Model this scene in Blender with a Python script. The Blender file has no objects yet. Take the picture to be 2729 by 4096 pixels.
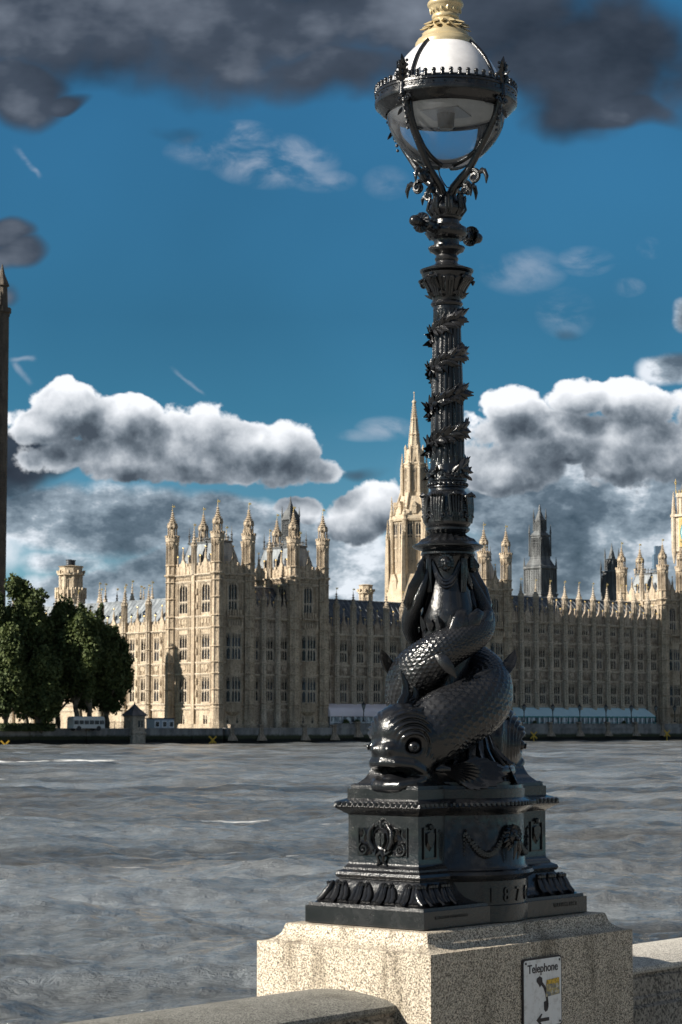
import bpy, bmesh, math, random
import numpy as np
from mathutils import Vector, Matrix
R = math.radians
random.seed(7); RNG = np.random.default_rng(11)
SC = bpy.context.scene
COL = SC.collection
EYE = 3.7                                   # eye height above the river (z = 0)
F_PX = 8850.0; PITCH = math.atan(854/F_PX); CP, SP = math.cos(PITCH), math.sin(PITCH)

# ---------------------------------------------------------------- camera
cam = bpy.data.cameras.new('camera'); cam_o = bpy.data.objects.new('camera', cam); COL.objects.link(cam_o)
cam.sensor_fit = 'VERTICAL'; cam.sensor_height = 36.0; cam.lens = F_PX/4096*36.0
cam.clip_start = 0.2; cam.clip_end = 20000
cam_o.location = (0, 0, EYE); cam_o.rotation_euler = (R(90)+PITCH, 0, 0)
cam.dof.use_dof = True; cam.dof.focus_distance = 11.8; cam.dof.aperture_fstop = 13
SC.camera = cam_o
SC.render.resolution_x = 682; SC.render.resolution_y = 1024
SC.view_settings.view_transform = 'Standard'; SC.view_settings.look = 'None'
SC.view_settings.exposure = EXPOSURE = 0.72; SC.view_settings.gamma = 1.0
SC.render.engine = 'CYCLES'
SC.cycles.use_denoising = True
SC.cycles.use_adaptive_sampling = True; SC.cycles.adaptive_threshold = .02; SC.cycles.max_bounces = 5; SC.cycles.diffuse_bounces = 2; SC.cycles.glossy_bounces = 3; SC.cycles.transparent_max_bounces = 12
SC.cycles.caustics_reflective = False; SC.cycles.caustics_refractive = False

def uv(px, py):                             # photo pixel (2729 x 4096) -> slopes X/Y, Z/Y
    x = px-1364.5; y = 2048-py; d = F_PX*CP - y*SP
    return x/d, (F_PX*SP + y*CP)/d
def P(px, py, Y):
    u, v = uv(px, py); return Vector((u*Y, Y, EYE+v*Y))

# ---------------------------------------------------------------- sun
SUN_AZ, SUN_EL = -112.0, 28.0
sv = Vector((math.sin(R(SUN_AZ))*math.cos(R(SUN_EL)), math.cos(R(SUN_AZ))*math.cos(R(SUN_EL)), math.sin(R(SUN_EL))))
sun = bpy.data.lights.new('sun', 'SUN'); sun.energy = 5.0; sun.angle = R(0.5); sun.color = (1.0, 0.93, 0.82)
sun_o = bpy.data.objects.new('sun', sun); COL.objects.link(sun_o)
sun_o.rotation_euler = (-sv).to_track_quat('-Z', 'Y').to_euler(); sun_o.location = sv*50

# ---------------------------------------------------------------- node helpers
class NT:
    def __init__(s, tree): s.t = tree; s.n = tree.nodes; s.l = tree.links
    def new(s, kind, **kw):
        n = s.n.new(kind)
        for k, v in kw.items(): setattr(n, k, v)
        return n
    def set(s, sock, v):
        if v is None: return
        if isinstance(v, bpy.types.NodeSocket): s.l.new(v, sock)
        else: sock.default_value = v
    def m(s, op, a, b=None, c=None, clamp=False):
        n = s.new('ShaderNodeMath', operation=op, use_clamp=clamp)
        for i, v in enumerate((a, b, c)): s.set(n.inputs[i], v)
        return n.outputs[0]
    def vm(s, op, a, b=None, out=0):
        n = s.new('ShaderNodeVectorMath', operation=op)
        s.set(n.inputs[0], a)
        if b is not None: s.set(n.inputs['Scale' if op == 'SCALE' else 1], b)
        return n.outputs[out]
    def noise(s, vec, scale, detail=4, rough=.5, dist=0.0, dims='3D', out='Fac'):
        n = s.new('ShaderNodeTexNoise', noise_dimensions=dims)
        s.set(n.inputs['Vector'], vec); n.inputs['Scale'].default_value = scale
        n.inputs['Detail'].default_value = detail; n.inputs['Roughness'].default_value = rough
        n.inputs['Distortion'].default_value = dist
        return n.outputs[out]
    def ramp(s, fac, stops, interp='LINEAR'):
        n = s.new('ShaderNodeValToRGB'); s.set(n.inputs[0], fac); cr = n.color_ramp; cr.interpolation = interp
        while len(cr.elements) < len(stops): cr.elements.new(.5)
        for e, (p, c) in zip(cr.elements, stops):
            e.position = p; e.color = (c, c, c, 1) if isinstance(c, (int, float)) else (*c, 1)
        return n.outputs[0]
    def mix(s, f, a, b, mode='MIX'):
        n = s.new('ShaderNodeMix', data_type='RGBA', blend_type=mode)
        s.set(n.inputs[0], f)
        for sock, v in ((n.inputs[6], a), (n.inputs[7], b)):
            s.set(sock, (*v, 1) if isinstance(v, tuple) and len(v) == 3 else v)
        return n.outputs[2]
    def mrange(s, v, a, b, c=0., d=1., kind='SMOOTHSTEP'):
        n = s.new('ShaderNodeMapRange', interpolation_type=kind)
        s.set(n.inputs['Value'], v)
        for k, x in zip(('From Min', 'From Max', 'To Min', 'To Max'), (a, b, c, d)): n.inputs[k].default_value = x
        return n.outputs[0]

# ---------------------------------------------------------------- world: sky and clouds
world = bpy.data.worlds.new('World'); SC.world = world; world.use_nodes = True
world.cycles.sampling_method = 'NONE'
w = NT(world.node_tree); w.n.clear()
SKY_S = 0.075
def px2q(x, y):                             # display coordinates (1568 wide) -> cloud plane
    u, v = uv(x*1.7405, y*1.7405); return 10*u, 10*v
def blob(x, y, rx, ry, k=1.0):
    cx, cy = px2q(x, y); s_ = 10*1.7405/F_PX
    return (cx, cy, rx*s_, ry*s_, k)
CUM = [blob(150, 935, 105, 85), blob(75, 985, 90, 60), blob(285, 975, 150, 85), blob(430, 1000, 170, 85), blob(545, 1020, 110, 75), blob(655, 1035, 120, 85), blob(740, 1075, 70, 45), blob(330, 1060, 340, 75), blob(620, 1075, 180, 60),
       blob(890, 1160, 100, 80), blob(820, 1200, 100, 75), blob(690, 1175, 70, 45),
       blob(1180, 930, 95, 60), blob(1320, 905, 100, 55), blob(1470, 915, 130, 70), blob(1260, 1000, 240, 90), blob(1460, 1020, 240, 110), blob(1160, 1070, 160, 80), blob(1700, 950, 200, 120)]
LOWC = [blob(100, 1190, 170, 80), blob(310, 1210, 280, 90), blob(500, 1190, 170, 60), blob(700, 1270, 240, 90), blob(530, 1310, 330, 55), blob(250, 1345, 240, 45), blob(150, 1290, 150, 45, .6), blob(880, 1330, 200, 70), blob(1330, 1160, 430, 140), blob(1300, 1310, 520, 120), blob(400, 1380, 460, 80), blob(900, 1390, 300, 60), blob(1120, 1130, 120, 60), blob(0, 1120, 120, 60), blob(1600, 1200, 300, 250), blob(-150, 1200, 250, 150), blob(1570, 715, 45, 40, .8), blob(1540, 825, 90, 45, .8)]
SLATE = [blob(200, 20, 520, 185), blob(600, 80, 420, 190), blob(760, 185, 280, 85), blob(1000, 30, 520, 225), blob(1350, 130, 420, 185), blob(1440, 250, 140, 60), blob(60, 190, 160, 110), blob(180, 210, 70, 35),
         blob(700, -260, 1400, 280), blob(30, 550, 95, 55), blob(0, 500, 90, 50), blob(0, 670, 60, 60, .5), blob(400, 285, 150, 60, .30), blob(60, 1060, 130, 75), blob(-30, 1050, 100, 110), blob(1330, 740, 70, 40, .35), blob(850, 1075, 110, 28, .35)]
WISP = [blob(630, 370, 130, 55), blob(560, 310, 60, 30), blob(740, 415, 70, 25, .6), blob(480, 350, 90, 35, .5), blob(1200, 620, 90, 50, .6), blob(1345, 600, 60, 30, .7), blob(1445, 660, 35, 20, .8),
        blob(1495, 570, 28, 22, .6), blob(885, 985, 60, 25, 1), blob(840, 1000, 60, 14, .6), blob(890, 420, 50, 35, .35), blob(1300, 720, 60, 50, .4), blob(980, 1080, 60, 50, .6)]
STREAK = [((32, 335), (90, 405), 7), ((20, 830), (85, 825), 8), ((30, 835), (75, 885), 9), ((400, 845), (470, 908), 6)]
def density_group(name, blobs, warp, scale, detail, amp, rough=.55):
    g = bpy.data.node_groups.new(name, 'ShaderNodeTree'); t = NT(g)
    g.interface.new_socket('Q', in_out='INPUT', socket_type='NodeSocketVector')
    g.interface.new_socket('D', in_out='OUTPUT', socket_type='NodeSocketFloat')
    g.interface.new_socket('Plain', in_out='OUTPUT', socket_type='NodeSocketFloat')
    gi = t.new('NodeGroupInput'); go = t.new('NodeGroupOutput'); q = gi.outputs[0]
    nz = t.noise(q, 1.3, 3, .5, out='Color')
    nz = t.vm('SCALE', t.vm('SUBTRACT', nz, (.5, .5, .5)), warp)
    qq = t.vm('ADD', q, nz)
    cur = None
    for cx, cy, rx, ry, k in blobs:
        e = t.vm('MULTIPLY', t.vm('SUBTRACT', qq, (cx, cy, 0)), (1/rx, 1/ry, 0))
        d = t.m('SUBTRACT', k, t.vm('DOT_PRODUCT', e, e, out=1))
        cur = d if cur is None else t.m('SMOOTH_MAX', cur, d, .12)
    cur = t.m('MAXIMUM', cur, -1.0)
    fb = t.noise(q, scale, detail, rough, out='Fac')
    fb2 = t.new('ShaderNodeTexVoronoi', feature='SMOOTH_F1'); t.set(fb2.inputs['Vector'], t.vm('ADD', q, t.vm('SCALE', t.noise(q, scale*1.6, 3, .6, out='Color'), .16)))
    fb2.inputs['Scale'].default_value = scale*1.3; fb2.inputs['Smoothness'].default_value = .25; fb2.inputs['Detail'].default_value = 1.0
    bil = t.m('SUBTRACT', .42, fb2.outputs['Distance'])
    out = t.m('ADD', cur, t.m('ADD', t.m('MULTIPLY', t.m('SUBTRACT', fb, .5), amp), t.m('MULTIPLY', bil, amp*.45)))
    t.l.new(out, go.inputs[0]); t.l.new(cur, go.inputs[1]); return g
G_CUM = density_group('cloud_cumulus', CUM, .20, 4.4, 6, 1.35, .62)
G_LOW = density_group('cloud_low', LOWC, .35, 2.6, 5, .95, .62)
G_SLATE = density_group('cloud_slate', SLATE, .45, 1.7, 4, 1.1, .58)
tc = w.new('ShaderNodeTexCoord'); sep = w.new('ShaderNodeSeparateXYZ'); w.l.new(tc.outputs['Generated'], sep.inputs[0])
yy = w.m('MAXIMUM', sep.outputs[1], .12)
comb = w.new('ShaderNodeCombineXYZ')
w.l.new(w.m('MULTIPLY', w.m('DIVIDE', sep.outputs[0], yy), 10), comb.inputs[0])
w.l.new(w.m('MULTIPLY', w.m('DIVIDE', w.m('ABSOLUTE', sep.outputs[2]), yy), 10), comb.inputs[1])
Qy = comb.inputs[1].links[0].from_socket; Q = comb.outputs[0]; elev = sep.outputs[2]
def grp(g, q, o=0):
    n = w.new('ShaderNodeGroup'); n.node_tree = g; w.set(n.inputs[0], q); return n.outputs[o]
sky = w.new('ShaderNodeTexSky', sky_type='NISHITA'); sky.sun_disc = False
sky.sun_elevation = R(SUN_EL); sky.sun_rotation = R(SUN_AZ % 360); sky.air_density = 1.0; sky.dust_density = .4; sky.ozone_density = 2.5
blue = w.mix(1.0, sky.outputs[0], (.19, .48, .62), 'MULTIPLY')
grad = w.mrange(elev, .02, .30, 0, 1)
blue = w.mix(1.0, blue, w.ramp(grad, [(0, (1.9, 1.3, 1.25)), (.40, (.80, .86, .84)), (.62, (.72, .80, .78)), (1, (.95, 1.06, 1.02))]), 'MULTIPLY')
blue = w.mix(1.0, blue, w.ramp(w.noise(Q, .45, 3, .5), [(.3, .86), (.7, 1.14)]), 'MULTIPLY')
KL = 1.35                                   # cloud brightness
cl = lambda r_, g, b_: (r_*KL, g*KL, b_*KL)
# slate cloud overhead
ds = grp(G_SLATE, Q); a_s = w.mrange(ds, -.22, .55)
ns = w.m('ADD', w.noise(w.vm('MULTIPLY', Q, (.8, 1.5, 1)), .8, 6, .55), w.m('ADD', w.mrange(ds, 0, 1.2, -.10, .08, 'LINEAR'), w.m('MULTIPLY', w.m('SUBTRACT', ds, grp(G_SLATE, Q, 1)), .18)))
c_s = w.ramp(ns, [(.28, cl(.13, .18, .27)), (.48, cl(.36, .46, .64)), (.68, cl(1.35, 1.55, 1.9))])
# thin wisps
nw = w.noise(w.vm('MULTIPLY', Q, (1, 1.7, 1)), 3.6, 7, .6, .4)
cw = None
for cx, cy, rx, ry, k in WISP:
    e = w.vm('MULTIPLY', w.vm('SUBTRACT', Q, (cx, cy, 0)), (1/rx/1.25, 1/ry/1.3, 0))
    d = w.m('MULTIPLY', w.m('SUBTRACT', 1.0, w.vm('DOT_PRODUCT', e, e, out=1), clamp=True), k)
    cw = d if cw is None else w.m('MAXIMUM', cw, d)
a_w = w.m('MULTIPLY', cw, w.mrange(nw, .38, .72), clamp=True)
for (x0, y0), (x1, y1), wd in STREAK:
    ax, ay = px2q(x0, y0); bx, by = px2q(x1, y1); L = math.hypot(bx-ax, by-ay); wd *= 10*1.7405/F_PX
    rel = w.vm('SUBTRACT', w.vm('ADD', Q, w.vm('SCALE', w.vm('SUBTRACT', w.noise(Q, 9, 2, .5, out='Color'), (.5, .5, .5)), .05)), (ax, ay, 0))
    along = w.vm('DOT_PRODUCT', rel, ((bx-ax)/L, (by-ay)/L, 0), out=1); acr = w.vm('DOT_PRODUCT', rel, (-(by-ay)/L, (bx-ax)/L, 0), out=1)
    f = w.m('MULTIPLY', w.mrange(w.m('ABSOLUTE', w.m('SUBTRACT', along, L/2)), L*.30, L*.6, 1, 0), w.mrange(w.m('ABSOLUTE', acr), 0, wd*1.3, 1, 0))
    a_w = w.m('MAXIMUM', a_w, w.m('MULTIPLY', f, w.mrange(nw, .35, .65, .0, .6)))
# low layer of broken grey cloud
dl = grp(G_LOW, Q); pll = grp(G_LOW, Q, 1); a_l = w.mrange(dl, -.25, .45)
ll = w.m('ADD', w.m('ADD', w.mrange(Qy, .5, 1.9, .58, .32), w.m('MULTIPLY', w.m('SUBTRACT', dl, pll), .75)), w.m('MULTIPLY', w.m('SUBTRACT', w.noise(w.vm('MULTIPLY', Q, (.8, 1.3, 1)), 1.5, 6, .66), .5), 2.3))
ll = w.m('ADD', ll, w.mrange(dl, .1, .8, .14, -.05))
c_l = w.ramp(ll, [(.02, cl(.30, .43, .60)), (.24, cl(.72, .95, 1.22)), (.44, cl(1.9, 2.3, 2.7)), (.64, cl(5.2, 5.5, 5.9))])
# cumulus: bright where little cloud lies above, dark towards its base, modelled by the density a step towards the sun
dc = grp(G_CUM, Q); pl = grp(G_CUM, Q, 1); dc2 = grp(G_CUM, w.vm('ADD', Q, (-.05, .11, 0))); up1 = grp(G_CUM, w.vm('ADD', Q, (-.10, .55, 0)), 1); dn1 = grp(G_CUM, w.vm('ADD', Q, (0, -.45, 0)), 1)
a_c = w.mrange(dc, .0, .24)
top_ = w.mrange(up1, .85, -.95, 0, 1); bas = w.mrange(dn1, .35, -.6, 0, 1)
li = w.m('ADD', w.m('ADD', .12, w.m('MULTIPLY', top_, .24)), w.m('MULTIPLY', w.m('SUBTRACT', dc, dc2), .50))
li = w.m('SUBTRACT', w.m('ADD', li, w.m('MULTIPLY', w.m('SUBTRACT', w.noise(Q, 2.6, 7, .68), .5), .55)), w.m('MULTIPLY', bas, w.m('MULTIPLY', w.m('SUBTRACT', 1.25, top_), .46)))
li = w.m('ADD', li, w.m('MULTIPLY', w.mrange(dc, .04, .52, .34, 0), w.mrange(top_, .15, .9, .05, 1)))
c_c = w.ramp(li, [(.0, cl(.40, .52, .68)), (.16, cl(.85, 1.05, 1.28)), (.34, cl(1.75, 2.0, 2.3)), (.56, cl(3.4, 3.65, 3.95)), (.95, cl(5.9, 6.05, 6.3))])
col = w.mix(w.mrange(elev, .0, .085, .55, 0), blue, cl(3.2, 3.9, 4.5))
col = w.mix(w.m('MULTIPLY', a_w, .62), col, cl(3.3, 3.6, 4.2))
col = w.mix(w.m('MULTIPLY', a_l, .93), col, c_l)
col = w.mix(w.m('MULTIPLY', a_s, .97), col, c_s)
col = w.mix(a_c, col, c_c)
# the rest of the sky: broken cloud all round and overhead
comb2 = w.new('ShaderNodeCombineXYZ'); r3 = w.m('ADD', w.m('ABSOLUTE', sep.outputs[2]), .25)
w.l.new(w.m('DIVIDE', sep.outputs[0], r3), comb2.inputs[0]); w.l.new(w.m('DIVIDE', sep.outputs[1], r3), comb2.inputs[1])
nb = w.noise(comb2.outputs[0], 1.4, 7, .6); a_b = w.mrange(nb, .40, .56)
c_b = w.ramp(w.noise(comb2.outputs[0], 2.3, 6, .6), [(.34, (.22, .28, .38)), (.5, (.95, 1.05, 1.25)), (.64, (4.6, 4.5, 4.4))])
rest = w.mix(a_b, blue, c_b)
outm = w.m('MAXIMUM', w.m('MAXIMUM', w.mrange(w.m('ABSOLUTE', comb.inputs[0].links[0].from_socket), 2.3, 3.6), w.mrange(comb.inputs[1].links[0].from_socket, 4.4, 5.6)), w.mrange(sep.outputs[1], .2, .12))
bg = w.new('ShaderNodeBackground'); w.l.new(col, bg.inputs[0]); bg.inputs[1].default_value = SKY_S
bg2 = w.new('ShaderNodeBackground'); w.l.new(rest, bg2.inputs[0]); bg2.inputs[1].default_value = SKY_S
mx = w.new('ShaderNodeMixShader'); w.l.new(outm, mx.inputs[0]); w.l.new(bg.outputs[0], mx.inputs[1]); w.l.new(bg2.outputs[0], mx.inputs[2])
wo = w.new('ShaderNodeOutputWorld'); w.l.new(mx.outputs[0], wo.inputs[0])

# ---------------------------------------------------------------- mesh builder
class MB:
    def __init__(s): s.v = []; s.f = []; s.n = 0
    def add(s, verts, faces):
        b = s.n; s.v.append(np.asarray(verts, float).reshape(-1, 3)); s.n += len(s.v[-1])
        s.f += [tuple(i+b for i in f) for f in faces]; return s
    def box(s, x0, x1, y0, y1, z0, z1):
        x0, x1 = min(x0, x1), max(x0, x1); y0, y1 = min(y0, y1), max(y0, y1)
        return s.add([(x0,y0,z0),(x1,y0,z0),(x1,y1,z0),(x0,y1,z0),(x0,y0,z1),(x1,y0,z1),(x1,y1,z1),(x0,y1,z1)],
                     [(0,3,2,1),(4,5,6,7),(0,1,5,4),(1,2,6,5),(2,3,7,6),(3,0,4,7)])
    def rings(s, rs, close=True, cap=True):                     # rs: list of equal-length point rings
        n = len(rs[0]); v = [p for r in rs for p in r]; f = []
        for i in range(len(rs)-1):
            for j in range(n if close else n-1):
                a = i*n+j; b = i*n+(j+1) % n; f.append((a, b, b+n, a+n))
        if cap: f.append(tuple(range(n))[::-1]); f.append(tuple((len(rs)-1)*n+j for j in range(n)))
        return s.add(v, f)
    def lathe(s, prof, n=8, c=(0, 0), ph=0.0, cap=True, mod=None):   # prof: (z, r)
        rs = []
        for z, r in prof:
            rs.append([(c[0]+(r*(mod(j/n*2*math.pi, z) if mod else 1))*math.cos(ph+2*math.pi*j/n),
                        c[1]+(r*(mod(j/n*2*math.pi, z) if mod else 1))*math.sin(ph+2*math.pi*j/n), z) for j in range(n)])
        return s.rings(rs, cap=cap)
    def oct(s, r0, r1, z0, z1, c=(0, 0), n=8, ph=math.pi/8): return s.lathe([(z0, r0), (z1, r1)], n, c, ph)
    def tube(s, pts, rad, n=8, flat=None, up=(0, 0, 1)):        # pts list, rad scalar or list, flat: (dir vec, factor)
        pts = [Vector(p) for p in pts]; m = len(pts); rs = []
        if isinstance(rad, (int, float)): rad = [rad]*m
        prev = None
        for i, p in enumerate(pts):
            t = (pts[min(i+1, m-1)]-pts[max(i-1, 0)]).normalized()
            if prev is None:
                a = Vector(up) if abs(t.dot(Vector(up))) < .9 else Vector((1, 0, 0))
                nrm = (a - t*a.dot(t)).normalized()
            else: nrm = (prev - t*prev.dot(t)).normalized()
            prev = nrm; bn = t.cross(nrm); ring = []
            for j in range(n):
                a = 2*math.pi*j/n; o = nrm*(math.cos(a)*rad[i]) + bn*(math.sin(a)*rad[i])
                if flat: d = Vector(flat[0]).normalized(); o = o - d*(o.dot(d)*(1-flat[1]))
                ring.append(tuple(p+o))
            rs.append(ring)
        return s.rings(rs)
    def ball(s, c, r, n=8, sc=(1, 1, 1)):
        rs = []
        for i in range(n//2+1):
            th = math.pi*i/(n//2); rr = max(math.sin(th), .02)
            rs.append([(c[0]+sc[0]*r*rr*math.cos(2*math.pi*j/n), c[1]+sc[1]*r*rr*math.sin(2*math.pi*j/n), c[2]+sc[2]*r*math.cos(th)) for j in range(n)])
        return s.rings(rs[::-1])
    def xf(s, M, other):                                        # add another builder transformed
        for v in [np.concatenate(other.v)] if other.v else []:
            h = np.c_[v, np.ones(len(v))] @ np.array(M).T
            s.add(h[:, :3], other.f)
        return s
    def mesh(s, name, mat=None, smooth=False):
        me = bpy.data.meshes.new(name)
        V_ = np.concatenate(s.v) if s.v else np.zeros((0, 3))
        me.from_pydata(V_.tolist(), [], s.f); me.update()
        if mat: me.materials.append(mat)
        if smooth:
            me.polygons.foreach_set('use_smooth', [True]*len(me.polygons))
            try: me.set_sharp_from_angle(angle=smooth if isinstance(smooth, float) else R(40))
            except Exception: pass
        return me
    def obj(s, name, mat, parent=None, smooth=False, **kw): return link(name, s.mesh(name, mat, smooth), parent, **kw)
def link(name, data, parent=None, loc=(0, 0, 0), rot=(0, 0, 0), **props):
    o = bpy.data.objects.new(name, data); COL.objects.link(o); o.location = loc; o.rotation_euler = rot
    if parent: o.parent = parent
    for k, v in props.items(): o[k] = v
    return o
def thing(name, label, cat, loc, rotz=0, group=None):
    o = link(name, None, None, loc, (0, 0, rotz)); o['label'] = label; o['category'] = cat
    if group: o['group'] = group
    o.empty_display_size = .5
    return o
def tag(o, label, cat, group=None):
    o['label'] = label; o['category'] = cat
    if group: o['group'] = group
    return o

# ---------------------------------------------------------------- materials
def mat(name, fn, **kw):
    m = bpy.data.materials.new(name); m.use_nodes = True; t = NT(m.node_tree)
    b = t.n['Principled BSDF']
    for k, v in kw.items(): t.set(b.inputs[k.replace('_', ' ')], (*v, 1) if isinstance(v, tuple) and len(v) == 3 else v)
    if fn: fn(t, b)
    return m
def bump(t, b, h, strength, dist):
    n = t.new('ShaderNodeBump'); n.inputs['Strength'].default_value = strength; n.inputs['Distance'].default_value = dist
    t.set(n.inputs['Height'], h); t.l.new(n.outputs[0], b.inputs['Normal'])
def ocoord(t): return t.new('ShaderNodeTexCoord').outputs['Object']
def lime(light, dark, soot, sootamt=.45, seed=0.0):
    def f(t, b):
        c = t.vm('ADD', ocoord(t), (seed, seed, 0))
        n1 = t.noise(c, .35, 6, .65); n2 = t.noise(t.vm('MULTIPLY', c, (1.6, 1.6, .22)), 1.1, 5, .6); n3 = t.noise(c, 2.6, 4, .6)
        br = t.new('ShaderNodeTexVoronoi', feature='F1', distance='CHEBYCHEV'); t.set(br.inputs['Vector'], t.vm('MULTIPLY', c, (.9, .9, 1.8))); br.inputs['Scale'].default_value = 1.0
        vsep = t.new('ShaderNodeSeparateXYZ'); t.l.new(br.outputs['Color'], vsep.inputs[0])
        blk = t.mrange(vsep.outputs[0], 0, 1, -.12, .12, 'LINEAR')
        col = t.mix(t.m('ADD', t.mrange(n1, .32, .68), blk, clamp=True), dark, light)
        col = t.mix(t.m('MULTIPLY', t.mrange(n2, .50, .72), sootamt), col, soot)
        n4 = t.noise(c, 4.2, 3, .7); col = t.mix(t.mrange(n3, .52, .70, 0, .6), col, soot); col = t.mix(t.mrange(n4, .50, .66, 0, .55), col, soot)
        t.l.new(col, b.inputs['Base Color']); b.inputs['Roughness'].default_value = .9
        bump(t, b, t.noise(c, 3.5, 5, .7), .9, .22)
    return f
M_LIME = mat('limestone', lime((.68, .56, .41), (.44, .35, .25), (.10, .08, .065), .55))
M_LIME2 = mat('limestone_trim', lime((.72, .62, .49), (.52, .43, .32), (.11, .09, .075), .6, 31.))
M_LIMEP = mat('limestone_pale', lime((.70, .59, .44), (.52, .42, .30), (.24, .19, .14), .3, 57.))
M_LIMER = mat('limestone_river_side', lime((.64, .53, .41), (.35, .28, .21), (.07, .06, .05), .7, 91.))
M_LIMED = mat('limestone_dark', lime((.17, .14, .11), (.11, .09, .075), (.04, .035, .03), .6, 77.))  # great tower only: much darker than the other limestone
def roof_fn(base, alt):
    def f(t, b):
        c = ocoord(t); n = t.noise(t.vm('MULTIPLY', c, (1, 1, .25)), .9, 5, .6)
        wv = t.new('ShaderNodeTexWave', bands_direction='Z'); t.set(wv.inputs[0], c); wv.inputs['Scale'].default_value = .7; wv.inputs['Distortion'].default_value = .4
        t.l.new(t.mix(t.mrange(n, .35, .7), base, alt), b.inputs['Base Color'])
        bump(t, b, t.m('ADD', wv.outputs['Fac'], n), .35, .1)
    return f
M_ROOF = mat('iron_roof_tiles', roof_fn((.035, .042, .055), (.10, .115, .135)), Roughness=.5)
M_ROOFL = mat('pale_iron_roof', roof_fn((.16, .18, .20), (.34, .37, .39)), Roughness=.45)
M_VENT = mat('weathered_iron_tower', roof_fn((.05, .055, .06), (.15, .16, .165)), Roughness=.5)
M_GOLDV = mat('gilded_metal', None, Base_Color=(.98, .72, .30), Metallic=.6, Roughness=.3)
def pane_fn(t, b):
    c = ocoord(t); oi = t.new('ShaderNodeObjectInfo').outputs['Random']
    n = t.noise(t.vm('MULTIPLY', c, (3, 3, .8)), 1.5, 2, .5)
    col = t.mix(t.mrange(t.m('ADD', n, t.m('MULTIPLY', oi, .4)), .62, .95), (.006, .008, .011), (.07, .08, .10))
    t.l.new(col, b.inputs['Base Color'])
    bump(t, b, t.noise(c, 2.2, 2, .5), .3, .1)
M_PANE = mat('leaded_glass', pane_fn, Roughness=.14)

def granite_fn(cl, cm, cd, sc, wear=.5):
    def f(t, b):
        c = ocoord(t)
        v = t.new('ShaderNodeTexVoronoi', feature='F1'); t.set(v.inputs['Vector'], t.vm('ADD', c, t.vm('SCALE', t.noise(c, sc*.8, 2, .5, out='Color'), .012))); v.inputs['Scale'].default_value = sc
        sp = t.new('ShaderNodeSeparateXYZ'); t.l.new(v.outputs['Color'], sp.inputs[0])
        g = t.ramp(sp.outputs[0], [(0, cd), (.20, cd), (.30, cm), (.55, cm), (.72, cl), (1, cl)])
        st = t.noise(t.vm('MULTIPLY', c, (2.2, 2.2, .30)), 2.3, 6, .68); n2 = t.noise(c, sc*2.5, 2, .6)
        v2 = t.new('ShaderNodeTexVoronoi', feature='F1'); t.set(v2.inputs['Vector'], c); v2.inputs['Scale'].default_value = sc*.9; s3 = t.new('ShaderNodeSeparateXYZ'); t.l.new(v2.outputs['Color'], s3.inputs[0])
        g = t.mix(t.mrange(s3.outputs[0], .72, .80, 0, .8), g, cl); g = t.mix(t.mrange(s3.outputs[0], .22, .15, 0, .8), g, cd); g = t.mix(t.mrange(n2, .3, .7, 0, .18), g, cm)
        g = t.mix(t.m('MULTIPLY', t.mrange(st, .48, .72), wear), g, t.mix(1.0, g, (.34, .32, .28), 'MULTIPLY'))
        t.l.new(g, b.inputs['Base Color']); b.inputs['Roughness'].default_value = .75
        bump(t, b, t.m('ADD', sp.outputs[1], n2), .35, .004)
    return f
M_GRAN = mat('speckled_granite', granite_fn((.84, .74, .59), (.34, .28, .21), (.07, .057, .045), 215, .85))
M_GRAND = mat('shaded_coping_granite', granite_fn((.34, .33, .29), (.20, .195, .175), (.06, .06, .055), 210, .6))  # left coping: the shade on it is put into the granite colour
def iron_fn(t, b):
    c = ocoord(t); n = t.noise(c, 30, 5, .7); n2 = t.noise(c, 5, 4, .6)
    dr = t.m('MULTIPLY', t.mrange(t.noise(c, 26, 5, .7), .66, .72), t.mrange(n2, .5, .62, 0, .55))
    t.l.new(t.mix(dr, t.mix(t.mrange(n2, .45, .75), (.007, .0075, .009), (.022, .022, .024)), (.30, .29, .26)), b.inputs['Base Color'])
    t.l.new(t.mrange(n2, .3, .7, .16, .32), b.inputs['Roughness']); b.inputs['Coat Weight'].default_value = .45; b.inputs['Coat Roughness'].default_value = .045
    bump(t, b, t.m('ADD', n, t.m('MULTIPLY', t.noise(c, 90, 3, .6), .5)), .5, .005)
M_IRON = mat('black_gloss_paint', iron_fn, Specular_IOR_Level=.45)
M_GOLD = mat('pale_gold_paint', lambda t, b: (t.l.new(t.mix(t.noise(ocoord(t), 14, 5, .6), (.50, .39, .21), (.68, .57, .36)), b.inputs['Base Color']), bump(t, b, t.noise(ocoord(t), 40, 3, .5), .2, .004)), Metallic=.35, Roughness=.32)
# ================================================================ PALACE (local frame: x along the river front, y inland, z up)
C0 = Vector((-23.55, 421.0)); PROT = R(42)
PU = Vector((math.cos(PROT), math.sin(PROT))); PV = Vector((-PU.y, PU.x))
GB = -0.6                                    # palace ground level relative to the eye
def ploc(s, t, h=GB): return (C0.x+s*PU.x+t*PV.x, C0.y+s*PU.y+t*PV.y, EYE+h)
def Z(h): return h-GB
PH = math.pi/8

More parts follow.
